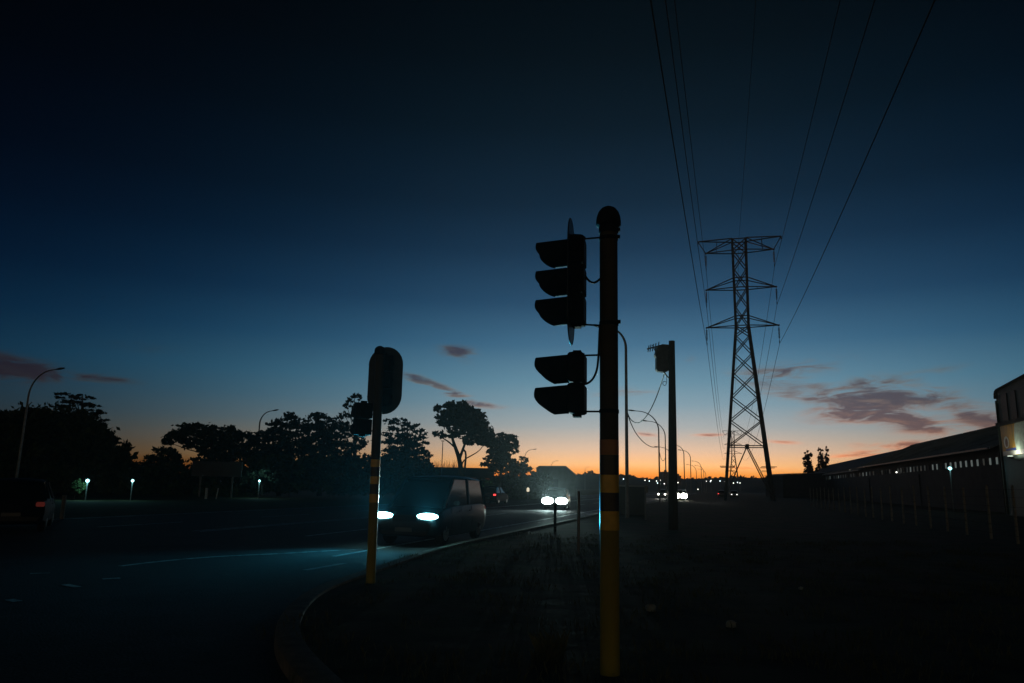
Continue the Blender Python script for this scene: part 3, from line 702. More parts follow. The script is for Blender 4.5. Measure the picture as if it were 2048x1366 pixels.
def tree(name, label, d, px, blobs, m='leaf', leaf=.28, dens=1.3, limbs=None, trunk_r=.25, flat=0., cat='tree', group=None, sub=.30, trunk=True, dk=.8):
    p = at(px, 960, d); base = Vector((p.x, p.y, 0)); o = thing(name, label, cat, base, 0, group)
    V, n = leaf_cloud(blobs, d, base, leaf, dens, flat, dk, sub); mesh_quads('crown', V, n, X[m], o)
    b = MB()
    if limbs:
        for path, r_0, r_1 in limbs:
            q = [at(x, y, d)-base for x, y in path]; q = smooth_line(q, 1); b.tube(q, [r_0+(r_1-r_0)*i/(len(q)-1) for i in range(len(q))], 8)
    else:
        ys = [at(bl[0], bl[1], d)-base for bl in blobs]; zt = max(v.z for v in ys); zm = min(v.z for v in ys)
        tz = zm+.55*(zt-zm); tx = sum(v.x for v in ys)/len(ys)
        b.tube([Vector((0, 0, -.2)), Vector((tx*.3, 0, tz*.5)), Vector((tx*.8, 0, tz)), Vector((tx, 0, zt*.97))], [trunk_r, trunk_r*.75, trunk_r*.5, .03], 10)
        for v in ys:
            st = Vector((tx*.5, 0, min(v.z*.75, tz))); b.tube([st, st.lerp(v, .5)+Vector((0, 0, -.15)), v], [trunk_r*.35, trunk_r*.2, .03], 6)
    if trunk: b.build('trunk', X['bark'], o, smooth=60)
    return o
tree('broadleaf_tree', 'huge dark rounded tree filling the left edge under the arching lamp', 85, 20, [(-60, 880, 70, 55), (0, 858, 45, 30), (30, 870, 60, 50), (62, 848, 45, 30), (90, 862, 50, 42), (-40, 940, 80, 40), (50, 925, 80, 45), (-110, 900, 60, 60)], leaf=.33, dens=1.5)
tree('broadleaf_tree', 'dark sloping tree left of the orange gap in the treeline', 80, 170, [(120, 862, 50, 42), (155, 868, 45, 40), (192, 880, 38, 36), (218, 905, 36, 34), (238, 925, 30, 28), (258, 938, 22, 22), (272, 948, 18, 16), (150, 925, 75, 45), (205, 945, 55, 30)], leaf=.30, dens=1.6)
tree('cedar', 'layered cedar crown poking above the left tree mass', 112, 152, [(138, 788, 26, 3), (152, 795, 38, 3.5), (148, 804, 30, 4), (168, 808, 28, 3), (140, 813, 36, 3.5), (180, 812, 22, 2.6), (165, 822, 40, 4), (188, 826, 22, 2.6), (160, 833, 46, 5), (196, 838, 22, 3), (165, 846, 46, 6), (150, 862, 60, 12)], 'needle', .26, 2.8, trunk_r=.4, flat=.5, sub=.2)
tree('umbrella_tree', 'flat topped spreading tree with orange sky under its left branches', 90, 420, [(365, 864, 22, 9), (400, 858, 42, 10), (440, 861, 36, 10), (347, 876, 22, 12), (335, 884, 12, 8), (382, 876, 40, 14), (425, 874, 48, 14), (470, 872, 30, 12), (492, 872, 14, 8), (390, 892, 26, 9), (430, 892, 46, 14), (470, 892, 34, 14), (440, 912, 42, 14), (410, 920, 26, 9), (475, 915, 30, 16), (430, 936, 50, 12), (475, 940, 36, 16)], 'leaf', .26, 1.7, trunk_r=.3)
tree('shrub', 'round shrub below the left branches of the flat topped tree', 78, 328, [(328, 908, 22, 15), (345, 920, 20, 16), (308, 922, 20, 12), (320, 935, 36, 16), (355, 940, 26, 16), (290, 942, 26, 12)], 'leaf', .24, 1.7, trunk_r=.1, cat='shrub')
tree('conifer', 'spiky topped conifer right of the bending lamp', 80, 560, [(578, 828, 9, 6), (583, 838, 18, 6), (560, 842, 10, 5), (572, 850, 34, 7), (548, 858, 16, 5), (598, 858, 24, 7), (530, 866, 22, 4), (555, 868, 42, 8), (512, 874, 18, 4), (585, 874, 44, 10), (545, 884, 52, 10), (580, 898, 60, 14), (530, 902, 46, 12), (560, 920, 70, 16), (560, 942, 72, 18)], 'needle', .24, 2.0, trunk_r=.3, flat=.2)
tree('conifer', 'broad layered conifer between the spiky one and the wispy pine', 82, 640, [(634, 832, 18, 6), (648, 838, 26, 6), (668, 848, 26, 5), (625, 846, 22, 8), (650, 856, 34, 8), (685, 858, 16, 4), (630, 866, 34, 11), (668, 870, 30, 8), (640, 886, 48, 12), (680, 888, 24, 8), (640, 908, 56, 15), (650, 932, 62, 20)], 'needle', .24, 2.0, trunk_r=.3, flat=.3)
tree('wispy_pine', 'thin wispy pine with small tufts behind the farther signal', 95, 712, [(708, 792, 10, 5), (718, 797, 9, 4), (700, 800, 9, 5), (693, 812, 8, 5), (708, 814, 10, 5), (722, 812, 9, 5), (688, 828, 9, 5), (700, 832, 9, 5), (680, 836, 8, 5), (715, 834, 13, 10), (730, 830, 12, 10), (696, 850, 10, 6), (715, 856, 16, 10), (690, 870, 12, 6), (722, 878, 20, 12), (705, 896, 24, 12), (720, 920, 34, 18)], 'gum', .22, 2.2, trunk_r=.28)
tree('cedar', 'layered cedar between the farther signal and the tall gum tree', 80, 805, [(800, 878, 26, 12), (806, 912, 40, 20), (782, 842, 17, 3), (800, 840, 18, 3), (808, 848, 32, 3.6), (832, 854, 18, 2.6), (790, 857, 26, 4), (820, 861, 30, 3.6), (844, 868, 13, 2.4), (795, 870, 32, 5), (825, 876, 30, 5), (800, 886, 44, 7), (838, 886, 20, 5), (810, 900, 42, 9), (846, 902, 18, 7), (858, 911, 11, 3), (820, 918, 42, 12), (800, 936, 56, 16), (842, 930, 22, 10), (760, 930, 30, 22)], 'needle', .2, 2.8, trunk_r=.35, flat=.5, sub=.2)
tree('gum_tree', 'tall gum tree with forked bare trunk against the orange sky', 75, 924,
     [(888, 815, 17, 9), (874, 818, 9, 6), (925, 826, 30, 17), (945, 846, 30, 20), (900, 840, 24, 15), (958, 868, 26, 15), (938, 880, 18, 9), (980, 880, 18, 13), (912, 866, 14, 8), (905, 808, 10, 5), (926, 806, 8, 4), (906, 811, 16, 7), (914, 820, 20, 10), (934, 818, 14, 9), (946, 826, 16, 10), (898, 830, 20, 9), (878, 832, 10, 7), (925, 836, 22, 11), (955, 836, 14, 11), (890, 845, 14, 8), (968, 848, 13, 10), (940, 850, 20, 12), (912, 850, 13, 8), (974, 864, 11, 10), (955, 866, 18, 11), (932, 866, 12, 8), (878, 868, 13, 5), (890, 874, 10, 4), (968, 882, 15, 9), (948, 886, 12, 6), (985, 876, 9, 9)], 'gum', .21, 2.4,
     [([(924, 972), (922, 940), (918, 915), (911, 896), (905, 878), (900, 858), (893, 838)], .30, .05), ([(919, 918), (926, 898), (934, 876), (944, 852), (950, 832)], .16, .04), ([(911, 896), (898, 884), (882, 874), (876, 868)], .10, .03), ([(922, 930), (930, 918), (945, 910), (958, 902), (966, 892)], .08, .03), ([(905, 878), (914, 858), (920, 838), (918, 820)], .12, .03), ([(944, 852), (958, 860), (968, 866)], .07, .03), ([(926, 898), (932, 905), (931, 925), (929, 945)], .10, .09)], sub=.27)
tree('gum_tree', 'shorter gum tree right of the tall forked one', 80, 1000, [(1012, 872, 18, 9), (1004, 888, 24, 16), (1022, 886, 14, 13), (998, 910, 22, 14), (1030, 902, 7, 6), (1020, 880, 12, 9), (990, 892, 15, 9), (1012, 896, 18, 10), (1026, 893, 8, 7), (985, 906, 12, 8), (1005, 912, 18, 10), (975, 918, 10, 6), (992, 926, 18, 9), (1018, 918, 14, 9), (968, 928, 10, 6), (1005, 938, 30, 12), (1025, 940, 16, 10)], 'gum', .22, 2.3, trunk_r=.22, sub=.28)
tree('shrub', 'small dark bushy tree under the small lamp right of the gums', 100, 1046, [(1047, 920, 10, 5), (1041, 928, 12, 6), (1054, 930, 9, 6), (1038, 940, 18, 8), (1058, 942, 16, 7), (1072, 948, 14, 6), (1030, 952, 30, 9), (1065, 958, 24, 8)], 'leaf', .24, 2.2, trunk_r=.12, cat='shrub')
tree('poplar', 'slim poplar left of the paired poplars beyond the warehouse', 200, 1617, [(1614, 908, 4.5, 7), (1613, 920, 6.5, 9), (1614, 932, 7, 9), (1615, 943, 8, 7), (1621, 912, 3, 7), (1622, 924, 3.5, 8), (1621, 938, 5, 8), (1616, 946, 9, 7), (1617, 928, 6, 12)], 'autumn', .30, 7.0, trunk_r=.2, sub=.34)
tree('poplar', 'twin topped poplar beside the far end of the warehouse roof', 205, 1648, [(1640, 902, 4.5, 7), (1639, 914, 6.5, 9), (1640, 927, 7.5, 10), (1641, 940, 8, 8), (1653, 902, 3.5, 7), (1655, 914, 4.5, 8), (1654, 927, 5.5, 9), (1655, 940, 7, 8), (1648, 945, 13, 7), (1647, 930, 7, 9)], 'autumn', .30, 5.5, trunk_r=.2, sub=.34)
# leafless thicket in front of the flat roofed building
p = at(893, 950, 92); o = thing('thicket', 'leafless twiggy thicket under the tall gum tree', 'thicket', (p.x, p.y, 0)); b = MB()
for _ in range(110):
    x0 = rng.uniform(858, 925); y1 = rng.uniform(918, 938); x1 = x0+rng.uniform(-14, 14); q0 = at(x0, 960, 92)-o.location; q1 = at(x1, y1, 92+rng.uniform(-2, 2))-o.location
    q0.z = 0; m_ = q0.lerp(q1, .55)+Vector((rng.uniform(-.3, .3), rng.uniform(-.3, .3), .1)); b.tube([q0, m_, q1], [.035, .025, .008], 4)
    b.tube([m_, m_.lerp(q1, .6)+Vector((rng.uniform(-.7, .7), .2, .2))], [.018, .007], 4)
b.build('twigs', X['bark'], o)
def hedge(label, d, x0, x1, ytop, grp='dark hedges under the trees'):
    bl = []; x = x0
    while x < x1:
        bl += [(x+10, ytop+10+rng.uniform(-5, 4), 16, 11), (x+8, ytop+26, 17, 14), (x+10, ytop+42, 17, 12), (x+9, ytop+56, 17, 10)]; x += 19
    return tree('hedge', label, d, (x0+x1)/2, bl, 'leaf', .27, 1.6, trunk_r=.06, cat='hedge', group=grp)
hedge('dark hedge below the huge tree at the left edge', 74, -90, 120, 935)
hedge('dark hedge behind the two round garden lamps', 72, 120, 300, 938)
hedge('dark hedge under the flat topped spreading tree', 73, 300, 500, 936)
hedge('dark hedge below the spiky conifer', 73, 500, 660, 916)
hedge('dark hedge behind the farther signal pole', 74, 660, 865, 922)
hedge('low dark hedge below the shorter gum tree', 88, 985, 1085, 952)

# ------------------------------------------------------------------ hills and far town
b = MB(); rows = []
HP = [(-700, 950), (300, 950), (800, 952), (1080, 952), (1140, 951), (1180, 947), (1215, 948), (1245, 950), (1270, 954), (1290, 958), (1330, 957), (1380, 958), (1430, 956), (1490, 955), (1560, 957), (1640, 956), (1800, 966), (2300, 980), (2700, 990)]
for i, dd in enumerate((500, 560, 610, 660)):
    rw = []
    for px, py in HP:
        yy = [985+.0216*(px-1024)-10, py+11, py+3, py][i]
        q = at(px, yy, dd); q.z = max(q.z, .02) if i else .01; rw.append(q)
    rows.append(rw)
n = len(HP); b.add([v for r_ in rows for v in r_], [(j*n+i, j*n+i+1, (j+1)*n+i+1, (j+1)*n+i) for j in range(3) for i in range(n-1)])
o = b.build('hills', X['hill'], smooth=60); o['kind'] = 'structure'
bl = []
for (xa, ya), (xb, yb) in zip(HP[3:], HP[4:]):
    x = xa
    while x < min(xb, 1680):
        yy = ya+(yb-ya)*(x-xa)/(xb-xa); bl.append((x+rng.uniform(-3, 3), yy+rng.uniform(-1, 3), rng.uniform(3, 9), rng.uniform(1.5, 4))); x += rng.uniform(5, 13)
V, n = leaf_cloud(bl, 640, (0, 0, 0), 1.2, 3.5, 0, .8, .35); o = mesh_quads('far_woodland', V, n, X['hill'], None)
tag(o, 'far dark woodland and rooftops along the hill crest', 'woodland', None, 'stuff')
def block(name, label, cat, px0, px1, pyt, d, dep=14, floors=0, grp=None):
    a, c = at(px0, 970, d), at(px1, 970, d); H = at((px0+px1)/2, pyt, d).z; wd = c.x-a.x
    o = thing(name, label, cat, ((a.x+c.x)/2, d, 0), 0, grp)
    MB().box((0, 0, H/2), (wd, dep, H)).build('wall', X['wallD'], o)
    MB().box((0, 0, H+.25), (wd+.5, dep+.5, .5)).box((wd*.2, 0, H+1.2), (wd*.3, dep*.3, 1.6)).build('roof', X['wallD'], o)
    f = MB()
    for k in range(floors):
        z = (k+.6)*H/floors
        for j in range(4): f.box((-wd/2+wd*(j+.5)/4, -dep/2-.02, z), (wd*.14, .05, H/floors*.45))
    if floors: f.build('windows', X['glass'], o)
    return o
block('apartment_tower', 'dark apartment tower silhouette on the horizon by the timber pole', 'building', 1323.5, 1334.5, 945, 560, 12, 8)
block('office_block', 'squat dark block on the horizon right of the timber pole', 'building', 1352, 1359, 953, 555, 11, 4)
DOTS = [(1252, 962, 0), (1290, 960.5, 0), (1298.5, 962, 1), (1313, 962, 0), (1320.5, 960.5, 0), (1320, 967.5, 1), (1328.5, 967.5, 0), (1315, 966, 1), (1356, 965.5, 0), (1412.5, 962.5, 0), (1421, 963, 1), (1422, 961, 0), (1440, 962, 1), (1450, 962.5, 0), (1454, 966.5, 1), (1467, 966, 0), (1475, 965, 1), (1396, 978.5, 0), (1414, 991, 1), (1228, 979, 1), (1700, 941, 0), (1793, 944.5, 0), (1480, 966, 0), (1247, 958, 1)]
proto = None
for i, (px, py, c) in enumerate(DOTS):
    d = 470+rng.uniform(-25, 25) if px < 1600 and py < 970 else (230 if px < 1600 else 66)
    p = at(px, py, d); s = d/F*(.95 if px < 1600 else 1.6)
    lab = 'tiny light among the dark houses below the hill crest'; grp = 'tiny lights below the hill crest'
    if px > 1600: lab, grp = ('small light under the warehouse roof, left of the other' if px < 1750 else 'small slanting light under the warehouse roof nearer the yard lamp'), 'lights on the warehouse wall'
    elif (px, py) == (1396, 978.5): lab, grp = 'bright dot of light right of the dazzling headlamps', None
    elif (px, py) == (1414, 991): lab, grp = 'faint dot on the dark verge left of the pylon foot', None
    elif (px, py) == (1228, 979): lab, grp = 'lone small light just behind the striped pole', None
    if px > 1600:                                                         # bulkhead lights on the warehouse wall
        dd_ = ray(px, py); k_ = 24.7/dd_.dot(RN); p = CAM+dd_*k_; s = p.y/F*1.5
        o = thing('wall_light', lab, 'light', p, 0, grp)
        MB().box(RN*.15, (.12, .3, .12), Matrix.Rotation(-RA, 3, 'Z')).build('bracket', X['steel'], o)
        MB().lathe([(s*.2, -s), (s*.8, -s*.6), (s, 0), (s*.8, s*.6), (s*.2, s)], (0, 0, 0), 'Z', 8).build('lamp_globe', X['e_dotc' if c else 'e_dot'], o); continue
    p0 = (p.x, p.y, 0)
    o = thing('lamp_post', lab, 'light', p0, 0, grp)
    MB().tube([(0, 0, -.1), (0, 0, max(.3, p.z-s*.9))], .05, 6).build('pole', X['galv'], o)
    MB().lathe([(s*.2, -s), (s*.8, -s*.6), (s, 0), (s*.8, s*.6), (s*.2, s)], (0, 0, p.z), 'Z', 8).build('lamp_head', X['e_dotc' if c else 'e_dot'], o)

# ------------------------------------------------------------------ buildings
# low flat roofed building left of centre
d = 95; a, c = at(845, 960, d), at(986, 960, d); H = at(900, 938, d).z
o = thing('flat_roofed_building', 'long low flat roofed building behind the tall gum tree', 'building', ((a.x+c.x)/2, d+4, 0)); wd = c.x-a.x
MB().box((0, 0, H/2), (wd, 8, H)).build('wall', X['wallD'], o); MB().box((0, 0, H+.1), (wd+.6, 8.6, .2)).build('roof', X['wallD'], o)
f = MB(); 
for k in range(5): f.box((-wd/2+wd*(k+.5)/5, -4.02, H*.55), (1.0, .05, 1.0))
f.build('windows', X['glass'], o); MB().box((wd*.32, -4.02, 1.05), (.9, .06, 2.1)).build('door', X['trim'], o)
# pale shed with one sloping end
d = 120; o = thing('shed', 'pale shed with one sloping roof end above the oncoming car', 'building', (at(1112, 960, d).x, d, 0))
q = [at(x, y, d)-o.location for x, y in ((1079, 985), (1079, 933.5), (1131, 933.5), (1151, 950), (1151, 985))]
for v in (q[0], q[4]): v.z = 0
MB().prism(q, (0, 14, 0)).build('wall', X['wall'], o)
rr = [at(x, y, d)-o.location for x, y in ((1078, 933.5), (1078, 932), (1131.5, 932), (1152, 949), (1152, 950.5), (1131, 933.6))]
MB().prism([v+Vector((0, -.25, .02)) for v in rr], (0, 14.5, 0)).build('roof', X['roof'], o)
MB().box(at(1100, 975, d)-o.location+Vector((0, -.03, 0)), (2.6, .06, 2.6)).build('roller_door', X['wallD'], o)
# kiosk like structure right of the near signal
d = 42; o = thing('roadside_shelter', 'low dark flat topped shelter at the foot of the tall lamp', 'shelter', (at(1262, 980, d).x, d, VZ))
q0, q1 = at(1238, 973, d)-o.location, at(1290, 975, d)-o.location
MB().box(((q0.x+q1.x)/2, .9, q0.z/2), (q1.x-q0.x, 1.8, q0.z)).build('wall', X['wallD'], o, bevel=.03)
MB().box(((q0.x+q1.x)/2, .9, q0.z+.04), (q1.x-q0.x+.3, 2.1, .08)).build('roof', X['roof'], o)
# hoarding in the trees
d = 66; o = thing('hoarding', 'big unlit hoarding board standing before the flat topped tree', 'hoarding', (at(432, 960, d).x, d, 0))
q0, q1 = at(383, 922, d)-o.location, at(480, 954, d)-o.location
MB().box((0, 0, (q0.z+q1.z)/2), (q1.x-q0.x, .12, q0.z-q1.z)).build('panel', X['wallD'], o)
for px in (400, 464): MB().box((at(px, 960, d).x-o.location.x, .12, q1.z/2+.4), (.14, .1, q1.z+.9)).build('post', X['steel'], o)
# warehouse
SW0, SW1, SWM = 77, 240, 142
o = thing('warehouse', 'long dark warehouse with ribbed sloping roof behind the post fence', 'warehouse', rf(SW0, 25))
og = o.location
def wf(s, t, z): return rf(s, t, z)-og
ZE, ZR = 6.1, 9.55
w1 = MB(); w1.prism([wf(SW0, 25, 0), wf(SW0, 25, ZE-.02), wf(SW0, 33, ZR-.05), wf(SW0, 41, ZE-.02), wf(SW0, 41, 0)], RD*(SW1-SW0)); w1.build('wall', X['wallD'], o)
for s0, s1, dz in ((SW0-.4, SWM, 0), (SWM+.01, SW1+.4, -.42)):
    r_ = MB(); ze, zr = ZE+dz, ZR+dz
    r_.prism([wf(s0, 24.2, ze-.35+.02), wf(s0, 33, zr+.02), wf(s0, 41.8, ze-.33), wf(s0, 41.8, ze-.18), wf(s0, 33, zr+.2), wf(s0, 24.2, ze-.18)], RD*(s1-s0))
    k = s0+.5
    while k < s1-.3:
        r_.bar(wf(k, 24.25, ze-.15), wf(k, 32.9, zr+.2), .16, .09); k += 1.5
    r_.box(wf((s0+s1)/2, 33, zr+.24), (.5, s1-s0, .1), Matrix.Rotation(-RA, 3, 'Z'))
    r_.build('roof', X['roof'], o)
k = SW0+.6; q_ = 0                                                          # glowing slots put in for lamp-lit eave ribs, more bright near the lamp
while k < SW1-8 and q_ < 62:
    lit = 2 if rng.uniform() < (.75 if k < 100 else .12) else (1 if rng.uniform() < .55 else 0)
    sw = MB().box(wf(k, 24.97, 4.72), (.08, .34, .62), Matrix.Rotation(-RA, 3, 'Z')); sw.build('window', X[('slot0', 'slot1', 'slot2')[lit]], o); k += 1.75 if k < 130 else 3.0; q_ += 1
MB().box(wf(SW0+30, 24.94, 2.0), (.1, 4.0, 4.0), Matrix.Rotation(-RA, 3, 'Z')).build('roller_door', X['wallD'], o); MB().box(wf(SW0+62, 24.94, 2.0), (.1, 4.0, 4.0), Matrix.Rotation(-RA, 3, 'Z')).build('roller_door', X['wallD'], o)
gt = MB(); gt.bar(wf(SW0-.4, 24.05, ZE-.3), wf(SWM, 24.05, ZE-.3), .16); gt.build('gutter', X['boxm'], o)
# far low shed beyond the warehouse end
d = 175; o = thing('storage_shed', 'low flat dark shed between the pylon foot and the poplars', 'building', (at(1612, 975, d).x, d, 0))
q = [at(x, y, d)-o.location for x, y in ((1566, 985), (1566, 951.5), (1585, 948), (1662, 946), (1662, 985))]
for v in (q[0], q[4]): v.z = 0
MB().prism(q, (0, 12, 0)).build('wall', X['wallD'], o)
MB().prism([at(x, y, d)-o.location+Vector((0, -.3, 0)) for x, y in ((1565, 951), (1585, 947.4), (1663, 945.4), (1663, 944.8), (1585, 946.6), (1564, 950.2))], (0, 12.6, 0)).build('roof', X['roof'], o)
# tower like front building at the right edge with rounded parapet
sA = 0.264*(.66*59)+.9645*59; TT = 22.0
o = thing('front_building', 'pale green building with rounded corner and poster at right edge', 'building', rf(sA, TT)); og = o.location
def tf(s, t, z): return rf(s, t, z)-og
q = [tf(sA, TT, 0), tf(sA, TT, 9.2), tf(sA-.05, TT, 9.5), tf(sA-.2, TT, 9.7), tf(sA-.5, TT, 9.82), tf(sA-16, TT, 10.8), tf(sA-16, TT, 0)]
MB().prism(q, RN*14).build('wall', X['clad'], o)
q2 = [tf(sA+.08, TT, 9.25), tf(sA+.02, TT, 9.58), tf(sA-.15, TT, 9.8), tf(sA-.5, TT, 9.93), tf(sA-16, TT, 10.9), tf(sA-16, TT, 10.75), tf(sA-.5, TT, 9.8), tf(sA-.22, TT, 9.68), tf(sA-.06, TT, 9.48), tf(sA, TT, 9.2)]
MB().prism([v-RN*.15 for v in q2], RN*14.3).build('parapet', X['wallD'], o)
rz_ = Matrix.Rotation(-RA, 3, 'Z')
for s, wd_ in ((1.75, 1.1), (3.6, .9), (6, 2.0)): MB().box(tf(sA-s, TT-.02, 8.35), (.06, wd_, 2.1), rz_).build('window', X['dullglass'], o)
MB().box(tf(sA-8, TT-.12, 7.12), (.26, 15.9, .28), rz_).build('ledge', X['wallD'], o)
for s in (.02, .9): pass
for s, z in ((.06, 4.8),): MB().box(tf(sA-.05, TT-.05, 4.6), (.1, .12, 8.9), rz_).build('corner_post', X['clad'], o)
# poster
po = thing('poster', 'floodlit orange and pale green poster on the front building', 'poster', rf(sA-.45, TT-.06, 4.65)); og2 = po.location
def pf(s, z, out=0): return rf(sA-.45-s, TT-.06-out, 4.65+z)-og2
MB().prism([pf(0, 0), pf(5.2, 0), pf(5.2, 2.35), pf(0, 2.35)], RN*.05).build('panel', X['poster_o'], po)
curve = [pf(3.05+.40*math.cos(math.pi*i/10*.9+1.7)-.0, 2.33*i/10+.01, .004) for i in range(11)]
MB().prism(curve+[pf(5.18, 2.34, .004), pf(5.18, .01, .004)], -RN*.004).build('print_area', X['poster_w'], po)
MB().prism([pf(.75, .36, .012), pf(2.75, .36, .012), pf(2.75, .54, .012), pf(.75, .50, .012)], -RN*.004).build('stripe', X['poster_b'], po)
MB().prism([pf(.1, .01, .010), pf(5.1, .01, .010), pf(5.1, .34, .010), pf(.1, .34, .010)], -RN*.004).build('base_band', X['poster_c'], po)
el_ = [pf(.98+.52*math.cos(a), 1.02+.46*math.sin(a), .012) for a in np.linspace(0, 6.283, 19)[:-1]]
MB().prism(el_, -RN*.004).build('oval_print', X['poster_c'], po)
el_ = [pf(1.05+.27*math.cos(a), .98+.34*math.sin(a), .018) for a in np.linspace(0, 6.283, 17)[:-1]]
MB().prism(el_, -RN*.004).build('bottle_print', X['poster_n'], po)
fl = thing('flood_lamp', 'bright flood lamp on an arm below the poster', 'flood lamp', rf(sA-3.5, TT, 4.2)); 
MB().bar((0, 0, 0), -RN*.6+Vector((0, 0, .15)), .06).build('arm', X['steel'], fl)
MB().box(-RN*.6+Vector((0, 0, .24)), (.32, .4, .12), rz_).build('lamp_housing', X['steel'], fl); MB().box(-RN*.6+Vector((0, 0, .315)), (.26, .34, .03), rz_).build('lamp_glass', X['e_flood'], fl)
lamp('flood_light', 'SPOT', -RN*.7+Vector((0, 0, .42)), 42, (.95, 1, .82), fl, RN*.8+Vector((0, 0, 1.0)), 170, .5, .08)
# yard lamp
d = 64; p = at(1900, 937, d); o = thing('yard_lamp', 'bright cool yard lamp on a post before the warehouse', 'yard lamp', (p.x, p.y, 0))
MB().tube([(0, 0, -.1), (0, 0, p.z-.1)], [.06, .05], 10).build('pole', X['galv'], o, smooth=40)
MB().lathe([(.03, -.14), (.1, -.1), (.16, 0), (.14, .09), (.05, .15)], (0, 0, p.z), 'Z', 14).build('lamp_globe', X['e_yard'], o, smooth=60)
lamp('yard_light', 'POINT', (-.25, -.25, p.z-.05), 16, (.4, .95, 1), o, radius=.1)

# ------------------------------------------------------------------ fence of pale posts on the right
fo = thing('post_fence', 'long fence of pale concrete posts and wire before the warehouse', 'fence', rf(22, 9.2)); og = fo.location
k = 0; s = 20.0
while s < 82:
    h = 1.92+rng.uniform(-.06, .08); c = rf(s, 9.2)-og
    b = MB(); b.loft([[c+Vector((x*q, y*q, z)) for x, y in ((-.032, -.032), (.032, -.032), (.032, .032), (-.032, .032))] for z, q in ((-.1, 1.1), (h-.06, .95), (h, .6))])
    b.build('post', X['conc'], fo); s += 2.5+rng.uniform(-.15, .15); k += 1
wm = MB()
for z in (.35, .65, .95, 1.25, 1.55, 1.8): wm.tube([rf(20, 9.14, z)-og, rf(50, 9.14, z-.02)-og, rf(82, 9.14, z)-og], .006, 4)
wm.build('wire_strands', X['wire'], fo)

